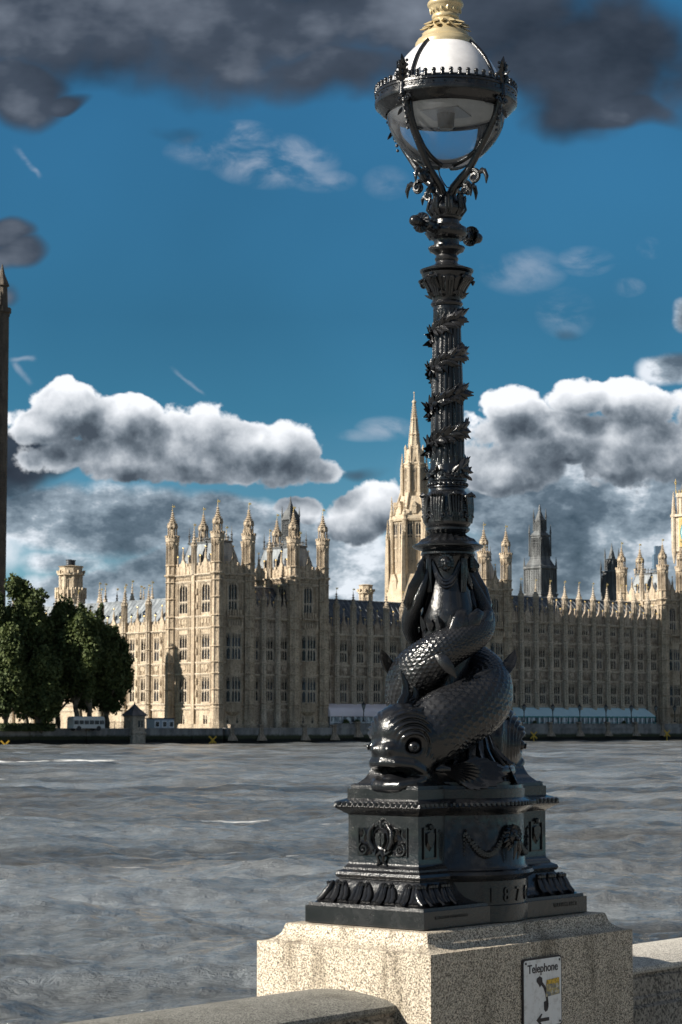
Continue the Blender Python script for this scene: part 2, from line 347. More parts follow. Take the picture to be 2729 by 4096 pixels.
def crocket_spire(mb, c, r, z0, z1, n=8, steps=5):
    mb.lathe([(z0, r), (z0+(z1-z0)*.18, r*.86), (z0+(z1-z0)*.42, r*.42), (z0+(z1-z0)*.62, r*.26), (z1, .05)], n, c, PH)
    for k in range(steps):
        f = .12+.8*k/steps; z = z0+(z1-z0)*f; rr = r*max(.2, (1-f)**1.35)+.10
        mb.lathe([(z, rr*.6), (z+.14, rr*1.1+.05), (z+.28, rr*.6)], n, c, PH)
def turret_mesh():                           # full-height octagonal corner turret of the towers
    mb = MB()
    mb.lathe([(0, 1.62), (Z(.5), 1.55), (Z(.7), 1.4), (Z(3.2), 1.32), (Z(3.4), 1.42), (Z(3.7), 1.2), (Z(31.0), 1.12)], 8, (0, 0), PH)
    for j in range(8):
        a = PH+j*math.pi/4; x, y = 1.14*math.cos(a), 1.14*math.sin(a)
        mb.oct(.17, .15, Z(3.7), Z(35.6), (x, y), 4)
    for h in (4.0, 6.8, 9.85, 12.05, 15, 18.7, 20.9, 24.4, 27.65, 31.0): mb.lathe([(Z(h)-.13, 1.22), (Z(h), 1.42), (Z(h)+.12, 1.40), (Z(h)+.2, 1.2)], 8, (0, 0), PH)
    mb.lathe([(Z(28.6), 1.2), (Z(28.95), 1.62), (Z(29.2), 1.6), (Z(29.3), 1.2)], 8, (0, 0), PH)
    mb.oct(.62, .60, Z(31), Z(35.6))
    for j in range(8):
        a = j*math.pi/4; x, y = 1.05*math.cos(a), 1.05*math.sin(a); mb.oct(.1, .1, Z(31), Z(35.2), (x, y), 4)
        mb.lathe([(Z(34.4), .16), (Z(35.3), .5), (Z(35.7), .3)], 4, (.95*math.cos(a), .95*math.sin(a)))
    mb.lathe([(Z(35.4), 1.1), (Z(35.75), 1.42), (Z(36.5), 1.42), (Z(36.62), 1.3), (Z(36.63), .8)], 8, (0, 0), PH)
    for j in range(16):
        a = j*math.pi/8; mb.box(1.3*math.cos(a)-.12, 1.3*math.cos(a)+.12, 1.3*math.sin(a)-.12, 1.3*math.sin(a)+.12, Z(36.5), Z(36.95))
    mb.oct(.52, .5, Z(36.6), Z(38.6))
    for j in range(8):
        a = PH+j*math.pi/4; x, y = .84*math.cos(a), .84*math.sin(a); mb.oct(.15, .13, Z(36.6), Z(38.8), (x, y), 4)
        mb.lathe([(Z(38.4), .2), (Z(38.8), .26), (Z(39.5), .02)], 4, (.9*math.cos(a), .9*math.sin(a)))
    mb.lathe([(Z(38.4), .9), (Z(38.7), 1.1), (Z(38.9), 1.0)], 8, (0, 0), PH)
    crocket_spire(mb, (0, 0), .92, Z(38.8), Z(41.9), 8, 6)
    return mb.mesh('corner_turret', M_LIME)
def vane_mesh(h, k=1.0):
    mb = MB(); mb.oct(.045*k, .03*k, h, h+1.15*k, n=6); mb.ball((0, 0, h+.05), .10*k, 6)
    mb.box(.02, .46*k, -.03, .03, h+.62*k, h+.98*k); mb.box(-.2*k, 0, -.03, .03, h+.76*k, h+.84*k)
    return mb.mesh('weather_vane', M_GOLDV)
ME_TUR = turret_mesh(); ME_VANE = vane_mesh(0)
def pin_mesh(base, sh, tip, r, slots=True):  # buttress pinnacle: panelled shaft, gablets, crocketed spirelet
    mb = MB(); mb.lathe([(base, r*1.08), (base+.3, r), (sh*.35+base*.65, r), (sh*.35+base*.65+.1, r*1.15), (sh*.35+base*.65+.25, r*.8), (sh, r*.72)], 8, (0, 0), PH)
    for j in range(8):
        a = PH+j*math.pi/4; mb.oct(r*.17, r*.15, base, sh, (r*math.cos(a), r*math.sin(a)), 4)
        a = j*math.pi/4; mb.lathe([(sh-.5, .05), (sh-.1, r*.42), (sh+.5, .02)], 4, (r*.95*math.cos(a), r*.95*math.sin(a)))
    mb.lathe([(sh-.2, r*1.05), (sh, r*1.25), (sh+.15, r*1.1)], 8, (0, 0), PH)
    crocket_spire(mb, (0, 0), r*.95, sh, tip, 8, 5)
    return mb.mesh('pinnacle', M_LIME2)

WIN = {}
def window_meshes(wd, ht, lights, transoms, arched):
    key = (wd, ht, lights, transoms, arched)
    if key in WIN: return WIN[key]
    f = MB(); p = MB(); hw = wd/2; e = .13
    f.box(-hw, -hw+e, -.12, .28, 0, ht); f.box(hw-e, hw, -.12, .28, 0, ht)
    f.box(-hw+e, hw-e, -.16, .28, 0, .16); f.box(-hw+e, hw-e, -.10, .28, ht-e, ht)
    lw = (wd-2*e)/lights
    for k in range(1, lights): x = -hw+e+k*lw; f.box(x-.07, x+.07, -.05, .26, .16, ht-e)
    rows = [0.16]+[ht*z for z in transoms]+[ht-e]
    for z in rows[1:-1]: f.box(-hw+e, hw-e, -.06, .255, z-.10, z+.10)
    for k in range(lights):
        xm = -hw+e+(k+.5)*lw
        for z in rows[1:]:
            for s_ in (-1, 1):
                xa = xm+s_*lw*.5; f.add([(xa, .02, z-.1), (xa, .02, z-.62), (xa-s_*lw*.46, .02, z-.1), (xa, .2, z-.1), (xa, .2, z-.62), (xa-s_*lw*.46, .2, z-.1)],
                    [(0, 1, 2), (3, 5, 4), (1, 4, 5, 2), (0, 3, 4, 1), (0, 2, 5, 3)])
    if arched:
        ah = wd*.75
        for s_ in (-1, 1):
            pts = [(s_*hw, ht-ah)]+[(s_*hw*math.cos(a)**.9, ht-ah+ah*math.sin(a)) for a in [k*math.pi/2/6 for k in range(1, 6)]]+[(0, ht)]+[(s_*hw, ht)]
            f.rings([[(x, -.11, z) for x, z in pts], [(x, .24, z) for x, z in pts]])
    else:
        for k in range(lights*2): x = -hw+e+(k+.5)*lw/2; f.box(x-.035, x+.035, 0, .2, ht-.95, ht-e)
    p.box(-hw+.02, hw-.02, .16, .23, .02, ht-.02)
    WIN[key] = (f.mesh('window', M_LIME2), p.mesh('pane', M_PANE)); return WIN[key]
def put_window(parent, face, x, y, z, wd, ht, lights, transoms=(.5,), arched=False):
    fm, pm = window_meshes(wd, ht, lights, tuple(transoms), arched)
    o = link('window', fm, parent, (x, y, z), (0, 0, 0 if face == 'r' else -R(90)))
    link('pane', pm, o)
def wallgrid(mb, face, a0, a1, z0, z1, pos, openings, rev=.45):   # wall sheet with deep openings; openings: (ac, w, zb, zt)
    xs = sorted({a0, a1, *[o[0]-o[1]/2 for o in openings], *[o[0]+o[1]/2 for o in openings]})
    zs = sorted({z0, z1, *[o[2] for o in openings], *[o[3] for o in openings]})
    M = (lambda a, d, z: (a, pos+d, z)) if face == 'r' else (lambda a, d, z: (pos+d, a, z))
    for i in range(len(xs)-1):
        for k in range(len(zs)-1):
            xc, zc = (xs[i]+xs[i+1])/2, (zs[k]+zs[k+1])/2
            if any(abs(xc-o[0]) < o[1]/2 and o[2] < zc < o[3] for o in openings): continue
            mb.add([M(xs[i], 0, zs[k]), M(xs[i+1], 0, zs[k]), M(xs[i+1], 0, zs[k+1]), M(xs[i], 0, zs[k+1])], [(0, 1, 2, 3)])
    for c, wd, zb, zt in openings:
        l, r_ = c-wd/2, c+wd/2
        for q in (((l, zb), (l, zt)), ((r_, zb), (r_, zt)), ((l, zb), (r_, zb)), ((l, zt), (r_, zt))):
            mb.add([M(q[0][0], 0, q[0][1]), M(q[1][0], 0, q[1][1]), M(q[1][0], rev, q[1][1]), M(q[0][0], rev, q[0][1])], [(0, 1, 2, 3)])
def fbox(mb, face, pos, a0, a1, d0, d1, z0, z1):                  # box given along the face (a), out of the face (d > 0 = proud)
    if face == 'r': mb.box(a0, a1, pos-d1, pos-d0, z0, z1)
    else: mb.box(pos-d1, pos-d0, a0, a1, z0, z1)
def carved(mb, face, pos, ac, wd, z0, z1, n):                     # carved panel band: frames with shields
    fbox(mb, face, pos, ac-wd/2-.12, ac-wd/2, 0, .16, z0, z1); fbox(mb, face, pos, ac+wd/2, ac+wd/2+.12, 0, .16, z0, z1)
    for k in range(n):
        a = ac-wd/2+(k+.5)*wd/n; q = wd/n*.30; zc = (z0+z1)/2; hz = (z1-z0)*.30
        fbox(mb, face, pos, a-q, a+q, .0, .17, zc-hz*.5, zc+hz); fbox(mb, face, pos, a-q*.5, a+q*.5, .0, .14, zc-hz, zc-hz*.5)
        fbox(mb, face, pos, a-wd/n*.5-.04, a-wd/n*.5+.04, 0, .12, z0, z1)
def strings(root, face, pos, a0, a1, hs, out=.28):
    for h in hs:
        mb = MB(); fbox(mb, face, pos, a0, a1, 0, out, Z(h)-.10, Z(h)+.12); fbox(mb, face, pos, a0, a1, 0, out*.55, Z(h)-.28, Z(h)-.10); mb.obj('string_course', M_LIME2, root)
def parapet(mb, face, pos, a0, a1, h0, hm, pitch=1.15, gables=()):
    fbox(mb, face, pos, a0, a1, -.25, .08, Z(h0), Z(hm)); n = max(1, round((a1-a0)/pitch)); p_ = (a1-a0)/n
    for k in range(n):
        a = a0+(k+.5)*p_; fbox(mb, face, pos, a-p_*.27, a+p_*.27, -.2, .05, Z(hm), Z(hm)+.55); fbox(mb, face, pos, a-.07, a+.07, .08, .17, Z(h0)+.1, Z(hm)-.1)
    for g in gables:
        M = (lambda a, d, z: (a, pos-d, z)) if face == 'r' else (lambda a, d, z: (pos-d, a, z))
        pts = [(g-.75, Z(h0)), (g-.75, Z(hm)+.5), (g-.45, Z(hm)+.9), (g, Z(hm)+1.8), (g+.45, Z(hm)+.9), (g+.75, Z(hm)+.5), (g+.75, Z(h0))]
        mb.rings([[M(a, .22, z) for a, z in pts], [M(a, -.1, z) for a, z in pts]])
        c = (g, pos-.08) if face == 'r' else (pos-.08, g)
        mb.lathe([(Z(hm)+1.5, .26), (Z(hm)+2.1, .20), (Z(hm)+2.2, .30), (Z(hm)+2.35, .16), (Z(hm)+3.5, .04)], 8, c)
def ballpost(mb, c, z0, z1): mb.lathe([(z0, .16), (z1-.3, .12), (z1-.25, .2), (z1-.12, .05)], 6, c)
def gold_balls(parent, pts, r=.17):
    for c in pts:
        mb = MB(); mb.ball((0, 0, 0), r, 6); link('gilded_ball', BALL, parent, c)
BALL = None
_b = MB(); _b.ball((0, 0, 0), .19, 8); BALL = _b.mesh('gilded_ball', M_GOLDV)

def tower(name, label, s0, t0, W=7.7, D=14.1):
    root = thing(name, label, 'tower', ploc(s0, t0), PROT, 'towers of the palace along the river front')
    wb = MB(); pp = MB()
    f1, f2, f3 = (4.35, 9.4), (12.45, 17.6), (21.45, 27.35)
    # river face: a wide window bay projecting as an oriel for two floors, a traceried window above
    oc = W/2; ow = 3.3
    opr = [(oc, 2.3, Z(f3[0]), Z(f3[1])), (oc-1.2, .8, Z(.3), Z(1.9)), (oc+1.2, .8, Z(.3), Z(1.9))]
    wallgrid(wb, 'r', 0, W, 0, Z(29), 0, opr)
    for c in (oc-1.2, oc+1.2): put_window(root, 'r', c, .1, Z(.3), .8, 1.6, 1, ())
    put_window(root, 'r', oc, .12, Z(f3[0]), 2.3, f3[1]-f3[0], 3, (.42,), True)
    for (zb, zt) in (f1, f2):
        put_window(root, 'r', oc, -1.0, Z(zb), ow-.9, zt-zb, 3, (.48,))
        fm, pm = window_meshes(1.0, zt-zb, 1, (.48,), False)
        for s_ in (-1, 1):
            o = link('window', fm, root, (oc+s_*1.55, -.55, Z(zb)), (0, 0, s_*R(52))); link('pane', pm, o)
    pts = [(oc-1.95, 0), (oc-1.25, -.9), (oc+1.25, -.9), (oc+1.95, 0)]
    for z0, z1 in ((Z(2.6), Z(4.35)), (Z(9.4), Z(12.45)), (Z(17.6), Z(18.75))):
        wb.rings([[(x, y, z0) for x, y in pts], [(x, y, z1) for x, y in pts]])
    wb.rings([[(oc-.8, 0, Z(1.9)), (oc-.5, -.2, Z(1.9)), (oc+.5, -.2, Z(1.9)), (oc+.8, 0, Z(1.9))], [(x, y, Z(2.6)) for x, y in pts]])
    for k in range(6):                                             # balcony on top of the oriel
        x = oc-1.6+k*.64; wb.box(x-.17, x+.17, -.95, -.75, Z(18.9), Z(20.0)); wb.box(x-.2, x+.2, -.5, -.3, Z(20.9), Z(22.1))
    wb.box(oc-1.75, oc+1.75, -1.0, -.7, Z(18.75), Z(19.0)); wb.box(oc-1.85, oc+1.85, -.55, 0, Z(20.6), Z(20.95))
    # south and north faces: two tall window bays each
    ops = []
    for c in (D*.25, D*.745):
        ops += [(c, 2.6, Z(f1[0]), Z(f1[1])), (c, 2.6, Z(f2[0]), Z(f2[1])), (c, 2.7, Z(f3[0]), Z(f3[1])), (c, 1.5, Z(.1), Z(2.1))]
        put_window(root, 's', .12, c, Z(f1[0]), 2.6, f1[1]-f1[0], 3, (.48,)); put_window(root, 's', .12, c, Z(f2[0]), 2.6, f2[1]-f2[0], 3, (.46,))
        put_window(root, 's', .12, c, Z(f3[0]), 2.7, f3[1]-f3[0], 3, (.40,), True); put_window(root, 's', .12, c, Z(.1), 1.5, 2.0, 2, ())
    wallgrid(wb, 's', 0, D, 0, Z(29), 0, ops)
    wb.box(0, .02, 0, .02, 0, 1); wb.add([(W, 0, 0), (W, D, 0), (W, D, Z(29)), (W, 0, Z(29))], [(0, 1, 2, 3)]); wb.add([(0, D, 0), (W, D, 0), (W, D, Z(29)), (0, D, Z(29))], [(0, 1, 2, 3)])
    wb.box(-.5, W+.0, -.45, -.05, 0, Z(.3)); wb.box(-.45, -.05, 0, D, 0, Z(.3))
    hs = (3.25, 4.0, 9.85, 12.05, 18.7, 20.9, 27.65)
    strings(root, 'r', 0, 1.0, W-1.0, hs); strings(root, 's', 0, 1.0, D-1.0, hs); strings(root, 'r', 0, .8, W-.8, (28.95,), .5); strings(root, 's', 0, .8, D-.8, (28.95,), .5)
    for c in (D*.25, D*.745):
        carved(wb, 's', 0, c, 2.9, Z(10.0), Z(11.9), 1); carved(wb, 's', 0, c, 2.9, Z(18.95), Z(20.7), 3); carved(wb, 's', 0, c, 4.2, Z(27.85), Z(28.7), 7)
        for e in (-1.85, -1.55, 1.55, 1.85, -2.2, 2.2): fbox(wb, 's', 0, c+e-.08, c+e+.08, 0, .18, Z(4.1), Z(27.5))
    carved(wb, 'r', 0, oc, 4.4, Z(27.85), Z(28.7), 7)
    for q_ in range(22):
        a_ = 1.2+q_*(D-2.4)/21
        if min(abs(a_-D*.25), abs(a_-D*.745)) > 1.5: fbox(wb, 's', 0, a_-.06, a_+.06, 0, .14, Z(4.1), Z(28.6))
        else:
            for h0, h1 in ((9.95, 12.0), (18.8, 20.8)): fbox(wb, 's', 0, a_-.06, a_+.06, 0, .12, Z(h0), Z(h1))
    for q_ in range(11):
        a_ = 1.2+q_*(W-2.4)/10
        if abs(a_-oc) > 1.3: fbox(wb, 'r', 0, a_-.06, a_+.06, 0, .14, Z(4.1), Z(28.6))
    for e in (-2.3, -2.0, 2.0, 2.3): fbox(wb, 'r', 0, oc+e-.09, oc+e+.09, 0, .2, Z(4.1), Z(27.5))
    # niche pilaster with statues in the middle of the south face, ending in a pinnacle
    m = D*.495; fbox(wb, 's', 0, m-.42, m+.42, 0, .45, 0, Z(29)); fbox(wb, 's', 0, m-1.3, m-.75, 0, .22, Z(4), Z(27.6))
    for h in (5.5, 7.8, 13.5, 16, 22.3, 25.0): wb.lathe([(Z(h), .18), (Z(h)+.3, .26), (Z(h)+1.1, .2), (Z(h)+1.3, .1)], 6, (-.32, m-1.02))
    parapet(pp, 'r', 0, 1.0, W-1.0, 29.1, 30.7, 1.0, (oc,)); parapet(pp, 's', 0, 1.0, D-1.0, 29.1, 30.7, 1.0, (D*.25, D*.745))
    pp.box(W-.3, W, 1, D-1, Z(29), Z(30.9)); pp.box(1, W-1, D-.3, D, Z(29), Z(30.9))
    bl = []
    for c in (D*.25-1.7, D*.25+1.7, D*.745-1.7, D*.745+1.7): ballpost(pp, (-.05, c), Z(30.7), Z(32.6)); bl.append((-.05, c, Z(32.6)))
    for c in (D*.25, D*.745): bl.append((-.08, c, Z(34.25)))
    bl.append((oc, -.08, Z(34.25)))
    wb.obj('wall', M_LIME, root); pp.obj('parapet', M_LIME, root)
    gold_balls(root, bl)
    for x, y in ((0, 0), (W, 0), (0, D), (W, D)):
        o = link('corner_turret', ME_TUR, root, (x, y, 0)); link('weather_vane', ME_VANE, o, (0, 0, Z(41.9)), (0, 0, R(-30)))
    pin = pin_mesh(Z(29), Z(34.6), Z(37.9), .52) if 'P38' not in WIN else WIN['P38']; WIN['P38'] = pin
    for x, y in ((-.2, m), (W+.1, m)):
        o = link('pinnacle', pin, root, (x, y, 0)); link('weather_vane', ME_VANE, o, (0, 0, Z(37.8)))
    # steep iron roof with a crested platform
    rb = MB(); i0, i1 = 1.0, 2.35; z0, z1 = Z(29.4), Z(35.2)
    q = lambda i, z: [(i, i, z), (W-i, i, z), (W-i, D-i, z), (i, D-i, z)]
    rb.rings([q(i0, z0), q(i0+.55, (z0+z1)/2), q(i1, z1)]); ro = rb.obj('roof', M_ROOFL, root)
    cr = MB()
    cr.rings([q(i1-.2, z1), q(i1-.2, z1+.35)])
    for k in range(9):
        y = i1+(D-2*i1)*k/8
        for x in (i1, W-i1): cr.box(x-.05, x+.05, y-.05, y+.05, z1+.35, z1+1.3); cr.lathe([(z1+1.0, .16), (z1+1.45, .02)], 4, (x, y))
    for k in range(1, 4):
        x = i1+(W-2*i1)*k/4
        for y in (i1, D-i1): cr.box(x-.05, x+.05, y-.05, y+.05, z1+.35, z1+1.3); cr.lathe([(z1+1.0, .16), (z1+1.45, .02)], 4, (x, y))
    for x in (i1, W-i1): cr.box(x-.04, x+.04, i1, D-i1, z1+.85, z1+.95)
    for y in (i1, D-i1): cr.box(i1, W-i1, y-.04, y+.04, z1+.86, z1+.96)
    for x in (i1, W-i1):
        for y in (i1, D-i1): cr.lathe([(z1+.3, .2), (z1+1.4, .16), (z1+1.6, .3), (z1+1.8, .12), (z1+3.3, .03)], 6, (x, y))
    cr.obj('cresting', M_VENT, ro)
    dm = MB()
    for y in (D*.28, D*.5, D*.72): dm.box(i0+.2, i0+1.2, y-.3, y+.3, z0+2.0, z0+2.9); dm.rings([[(i0+.1, y-.4, z0+2.9), (i0+.1, y+.4, z0+2.9), (i0+.1, y, z0+3.6)], [(i0+1.5, y-.4, z0+2.9), (i0+1.5, y+.4, z0+2.9), (i0+1.5, y, z0+3.6)]])
    dm.obj('dormer', M_ROOF, ro)
    return root

def range_(name, label, s0, t0, L, nb, D=12.0, third=False, face='r', b_lead=0.0, roofmat=None, ridge=None, pin=1.0, cornice=18.2):
    """a long range of window bays; face 'r' looks at the river, 's' at the gardens (then L runs inland)"""
    root = thing(name, label, 'palace wing', ploc(s0, t0), PROT, 'long wings of the palace')
    wb = MB(); pp = MB(); ops = []; bw = L/nb
    cor = cornice+4.2 if third else cornice
    fl = [(4.6, 9.3), (12.5, 17.2)] + ([(19.9, 21.8)] if third else [])
    wins = []
    for k in range(nb):
        cs = [(k+.5)*bw] if face == 'r' else [(k+.27)*bw, (k+.73)*bw]
        for c in cs:
            wd = 2.05 if face == 'r' else 1.75
            for zb, zt in fl:
                ops.append((c, wd, Z(zb), Z(zt))); wins.append((c, zb, wd, zt-zb, 3 if wd > 1.9 else 2))
            for h0, h1 in ((10.05, 11.9),) + (((18.5, 19.5),) if third else ()): carved(wb, face, 0, c, wd+.1, Z(h0), Z(h1), 1 if h1-h0 > 1.2 else 4)
            for e in (-wd/2-.42, wd/2+.42): fbox(wb, face, 0, c+e-.09, c+e+.09, 0, .17, Z(4.4), Z(cor-.2))
            for h in (13.2, 15.6, 5.6, 7.6): fbox(wb, face, 0, c+wd/2+.55, c+wd/2+.78, 0, .2, Z(h), Z(h)+1.0)
        for q_ in range(int(bw/.62)):                                # blind panelling ribs between the openings
            a_ = k*bw+.31+.62*q_
            if all(abs(a_-c_) > (wd/2+.1) for c_ in cs): fbox(wb, face, 0, a_-.055, a_+.055, 0, .13, Z(4.4), Z(cor-.3))
            for h0, h1 in ((9.9, 11.9), (cor-.9, cor-.35)): fbox(wb, face, 0, a_-.06, a_+.06, 0, .16, Z(h0), Z(h1))
        if face == 's':
            c = (k+.5)*bw; fbox(wb, face, 0, c-.4, c+.4, 0, .3, Z(4.4), Z(cor))
            for h in (5.5, 7.8, 13.5, 16): wb.lathe([(Z(h), .18), (Z(h)+.3, .26), (Z(h)+1.1, .2), (Z(h)+1.3, .1)], 6, (-.42, c))
    wallgrid(wb, face, 0, L, 0, Z(cor), 0, ops)
    for c, zb, wd, ht, nl in wins:
        if face == 'r': put_window(root, 'r', c, .12, Z(zb), wd, ht, nl, (.48,) if ht > 3 else ())
        else: put_window(root, 's', .12, c, Z(zb), wd, ht, nl, (.48,) if ht > 3 else ())
    hs = [3.1, 4.2, 9.8, 12.0] + ([18.0] if third else [])
    strings(root, face, 0, 0, L, hs, .25); strings(root, face, 0, 0, L, (cor,), .5)
    bl = []
    gs = [(k+.5)*bw for k in range(nb)]
    parapet(pp, face, 0, 0, L, cor+.1, cor+1.5, 1.0, gs)
    for g in gs:
        for e in (-bw*.27, bw*.27):
            c = (g+e, -.05) if face == 'r' else (-.05, g+e)
            ballpost(pp, c, Z(cor+1.5), Z(cor+3.2)); bl.append((*c, Z(cor+3.2)))
        c = (g, -.08) if face == 'r' else (-.08, g); bl.append((*c, Z(cor+5.05)))
    bt = MB(); bt.lathe([(0, .75), (Z(3.1), .72), (Z(3.3), .6), (Z(cor), .52)], 8, (0, 0), PH)
    for h in hs+[6.9, 14.8, cor]: bt.lathe([(Z(h)-.12, .56), (Z(h), .78), (Z(h)+.12, .76), (Z(h)+.2, .56)], 8, (0, 0), PH)
    for j in range(8): a = PH+j*math.pi/4; bt.oct(.09, .08, Z(3.4), Z(cor), (.56*math.cos(a), .56*math.sin(a)), 4)
    bme = bt.mesh('buttress', M_LIME2); pme = pin_mesh(Z(cor), Z(cor+5.6*pin), Z(cor+8.6*pin), .58)
    for k in range(nb+1):
        if (k == 0 and b_lead < 0): continue
        c = (k*bw, -.4) if face == 'r' else (-.4, k*bw)
        link('buttress', bme, root, (*c, 0))
        if pin:
            o = link('pinnacle', pme, root, (*c, 0)); link('weather_vane', ME_VANE, o, (0, 0, Z(cor+8.55*pin)), (0, 0, R(-30)), )
            o.children[0].scale = (.8, .8, .8)
    # body and roof
    r0, r1 = Z(cor+.9), Z(ridge or cor+6.6)
    if face == 'r':
        wb.add([(0, D, 0), (L, D, 0), (L, D, r0), (0, D, r0)], [(0, 1, 2, 3)]); wb.add([(0, 0, 0), (0, D, 0), (0, D, r0), (0, 0, r0)], [(0, 1, 2, 3)]); wb.add([(L, 0, 0), (L, D, 0), (L, D, r0), (L, 0, r0)], [(0, 1, 2, 3)])
        rr = [[(x, .7, r0), (x, D*.45, r1), (x, D*.55, r1), (x, D-.2, r0)] for x in (0, L)]
    else:
        wb.add([(D, 0, 0), (D, L, 0), (D, L, r0), (D, 0, r0)], [(0, 1, 2, 3)]); wb.add([(0, L, 0), (D, L, 0), (D, L, r0), (0, L, r0)], [(0, 1, 2, 3)])
        rr = [[(.7, y, r0), (D*.45, y, r1), (D*.55, y, r1), (D-.2, y, r0)] for y in (0, L)]
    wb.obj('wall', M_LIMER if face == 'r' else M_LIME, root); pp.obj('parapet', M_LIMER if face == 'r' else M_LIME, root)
    gold_balls(root, bl[:99])
    rb = MB(); rb.rings(rr); ro = rb.obj('roof', roofmat or M_ROOF, root)
    sm = MB(); n = int(L/1.3)
    for k in range(1, n):
        a = L*k/n; p0, p1 = (rr[0][0], rr[0][1])
        if face == 'r': sm.tube([(a, p0[1], p0[2]+.02), (a, p1[1], p1[2]+.02)], .07, 4)
        else: sm.tube([(p0[0], a, p0[2]+.02), (p1[0], a, p1[2]+.02)], .07, 4)
    for k in range(nb*2):
        a = L*(k+.5)/(nb*2)
        c = (a, D*.22) if face == 'r' else (D*.22, a)
        sm.lathe([(r0+1.2, .28), (r0+2.9, .28), (r0+3.0, .38), (r0+3.3, .05)], 6, c)
    c0, c1 = rr[0][1], rr[1][1]; sm.tube([(*c0[:2], r1+.08), (*c1[:2], r1+.08)], .14, 6)
    sm.obj('roof_rib', M_ROOFL if roofmat is None else roofmat, ro)
    return root

tower('palace_tower', 'nearest river tower of the palace, its left side brightly sunlit, left of the lamp', 0, 0)
tower('palace_tower', 'shaded twin tower just right of the sunlit one, dark iron turret behind it', 19.1, 0)
tower('palace_tower', 'river tower half hidden behind the right of the lamp post', 73.2, .6, 6.8, 12.4)
tower('palace_tower', 'farthest river tower, beside the clock tower at the right edge', 132.2, .6, 6.6, 12.4)
range_('palace_wing', 'sunlit garden wing from the nearest river tower to the trees', .9, 14.3, 8.0*8, 8, 12, face='s', roofmat=M_ROOFL, ridge=25.2, cornice=18.4)
range_('palace_wing', 'short dark-roofed wing of three bays joining the two left river towers', 7.9, .5, 11.0, 3, 12, pin=.68, b_lead=-1, cornice=20.7, ridge=27.0)
range_('palace_wing', 'two-storey river wing behind the lamp post with the pink marquee at its foot', 27.3, 2.0, 45.8, 10, 13, ridge=25.5)
range_('palace_wing', 'long three-storey river wing right of the lamp above the blue marquee', 80.3, 1.4, 51.6, 11, 13, third=True, ridge=28.3)
range_('palace_wing', 'river wing at the right edge beyond the farthest river tower', 139.2, 2.0, 27.6, 6, 13, third=False, ridge=25.5)

# ---------------- central spire tower
def octring(r, z, ph=PH, n=8): return [(r*math.cos(ph+2*math.pi*j/n), r*math.sin(ph+2*math.pi*j/n), z) for j in range(n)]
u_, v_ = uv(1657, 1567)
ct = thing('spire_tower', 'tall pale octagonal stone tower with a crocketed spire, left of the lamp shaft', 'tower', (u_*606, 606, EYE+GB), PROT)
b = MB(); K = 1.04
b.rings([octring(9.0*K, 0), octring(8.6*K, Z(34)), octring(8.4*K, Z(34.3)), octring(7.3*K, Z(41))])
b.rings([octring(6.3*K, Z(34)), octring(6.0*K, Z(55.8))])
for j in range(8):
    a = PH+j*math.pi/4; x, y = math.cos(a), math.sin(a)
    b.lathe([(Z(30), 1.1), (Z(41), .95), (Z(48), .75), (Z(55.5), .7), (Z(56), .85), (Z(56.3), .6)], 8, (6.5*K*x, 6.5*K*y), PH)
    b.lathe([(Z(30), .85), (Z(44), .7), (Z(50.5), .5), (Z(50.7), .62)], 4, (7.7*K*x, 7.7*K*y), a); crocket_spire(b, (7.7*K*x, 7.7*K*y), .52, Z(50.6), Z(56.0), 4, 4)
    crocket_spire(b, (6.5*K*x, 6.5*K*y), .55, Z(56.2), Z(62.5), 6, 5)
b.rings([octring(6.6*K, Z(55.6)), octring(6.75*K, Z(56.2)), octring(6.6*K, Z(57.0)), octring(5.9*K, Z(57.1))])
b.rings([octring(5.9*K, Z(57.0)), octring(3.9*K, Z(62.6))])
b.rings([octring(3.3*K, Z(62)), octring(3.15*K, Z(71.2)), octring(3.4*K, Z(71.6)), octring(2.7*K, Z(72.2)), octring(2.5*K, Z(75.6))])
for j in range(8):
    a = PH+j*math.pi/4; x, y = math.cos(a), math.sin(a)
    b.lathe([(Z(60.5), .62), (Z(70), .5), (Z(70.2), .6), (Z(70.4), .4)], 6, (3.5*K*x, 3.5*K*y)); crocket_spire(b, (3.5*K*x, 3.5*K*y), .42, Z(70.3), Z(74.4), 6, 4)
    b.lathe([(Z(71), .4), (Z(75.8), .3), (Z(76), .4), (Z(77), .05)], 6, (2.5*K*x, 2.5*K*y))
    b.tube([(5.4*K*x, 5.4*K*y, Z(59)), (3.5*K*x, 3.5*K*y, Z(64.5))], .28, 6)
    a2 = j*math.pi/4; x, y = math.cos(a2), math.sin(a2)         # gabled dormers on both slopes
    for rr, z0, sc in ((5.2*K, Z(57.6), 1.0), (7.0*K, Z(36.4), 1.35)):
        Mx = Matrix.Translation((rr*x, rr*y, z0)) @ Matrix.Rotation(a2, 4, 'Z') @ Matrix.Scale(sc, 4)
        g = MB(); g.box(-1.2, .35, -.6, .6, 0, 2.0); g.rings([[(-1.2, -.75, 2), (-1.2, .75, 2), (-1.2, 0, 3.5)], [(.45, -.75, 2), (.45, .75, 2), (.45, 0, 3.5)]]); b.xf(Mx, g)
b.obj('wall', M_LIMEP, ct)
wm = MB()
for s_ in (-1, 1):
    for k in range(1): pass
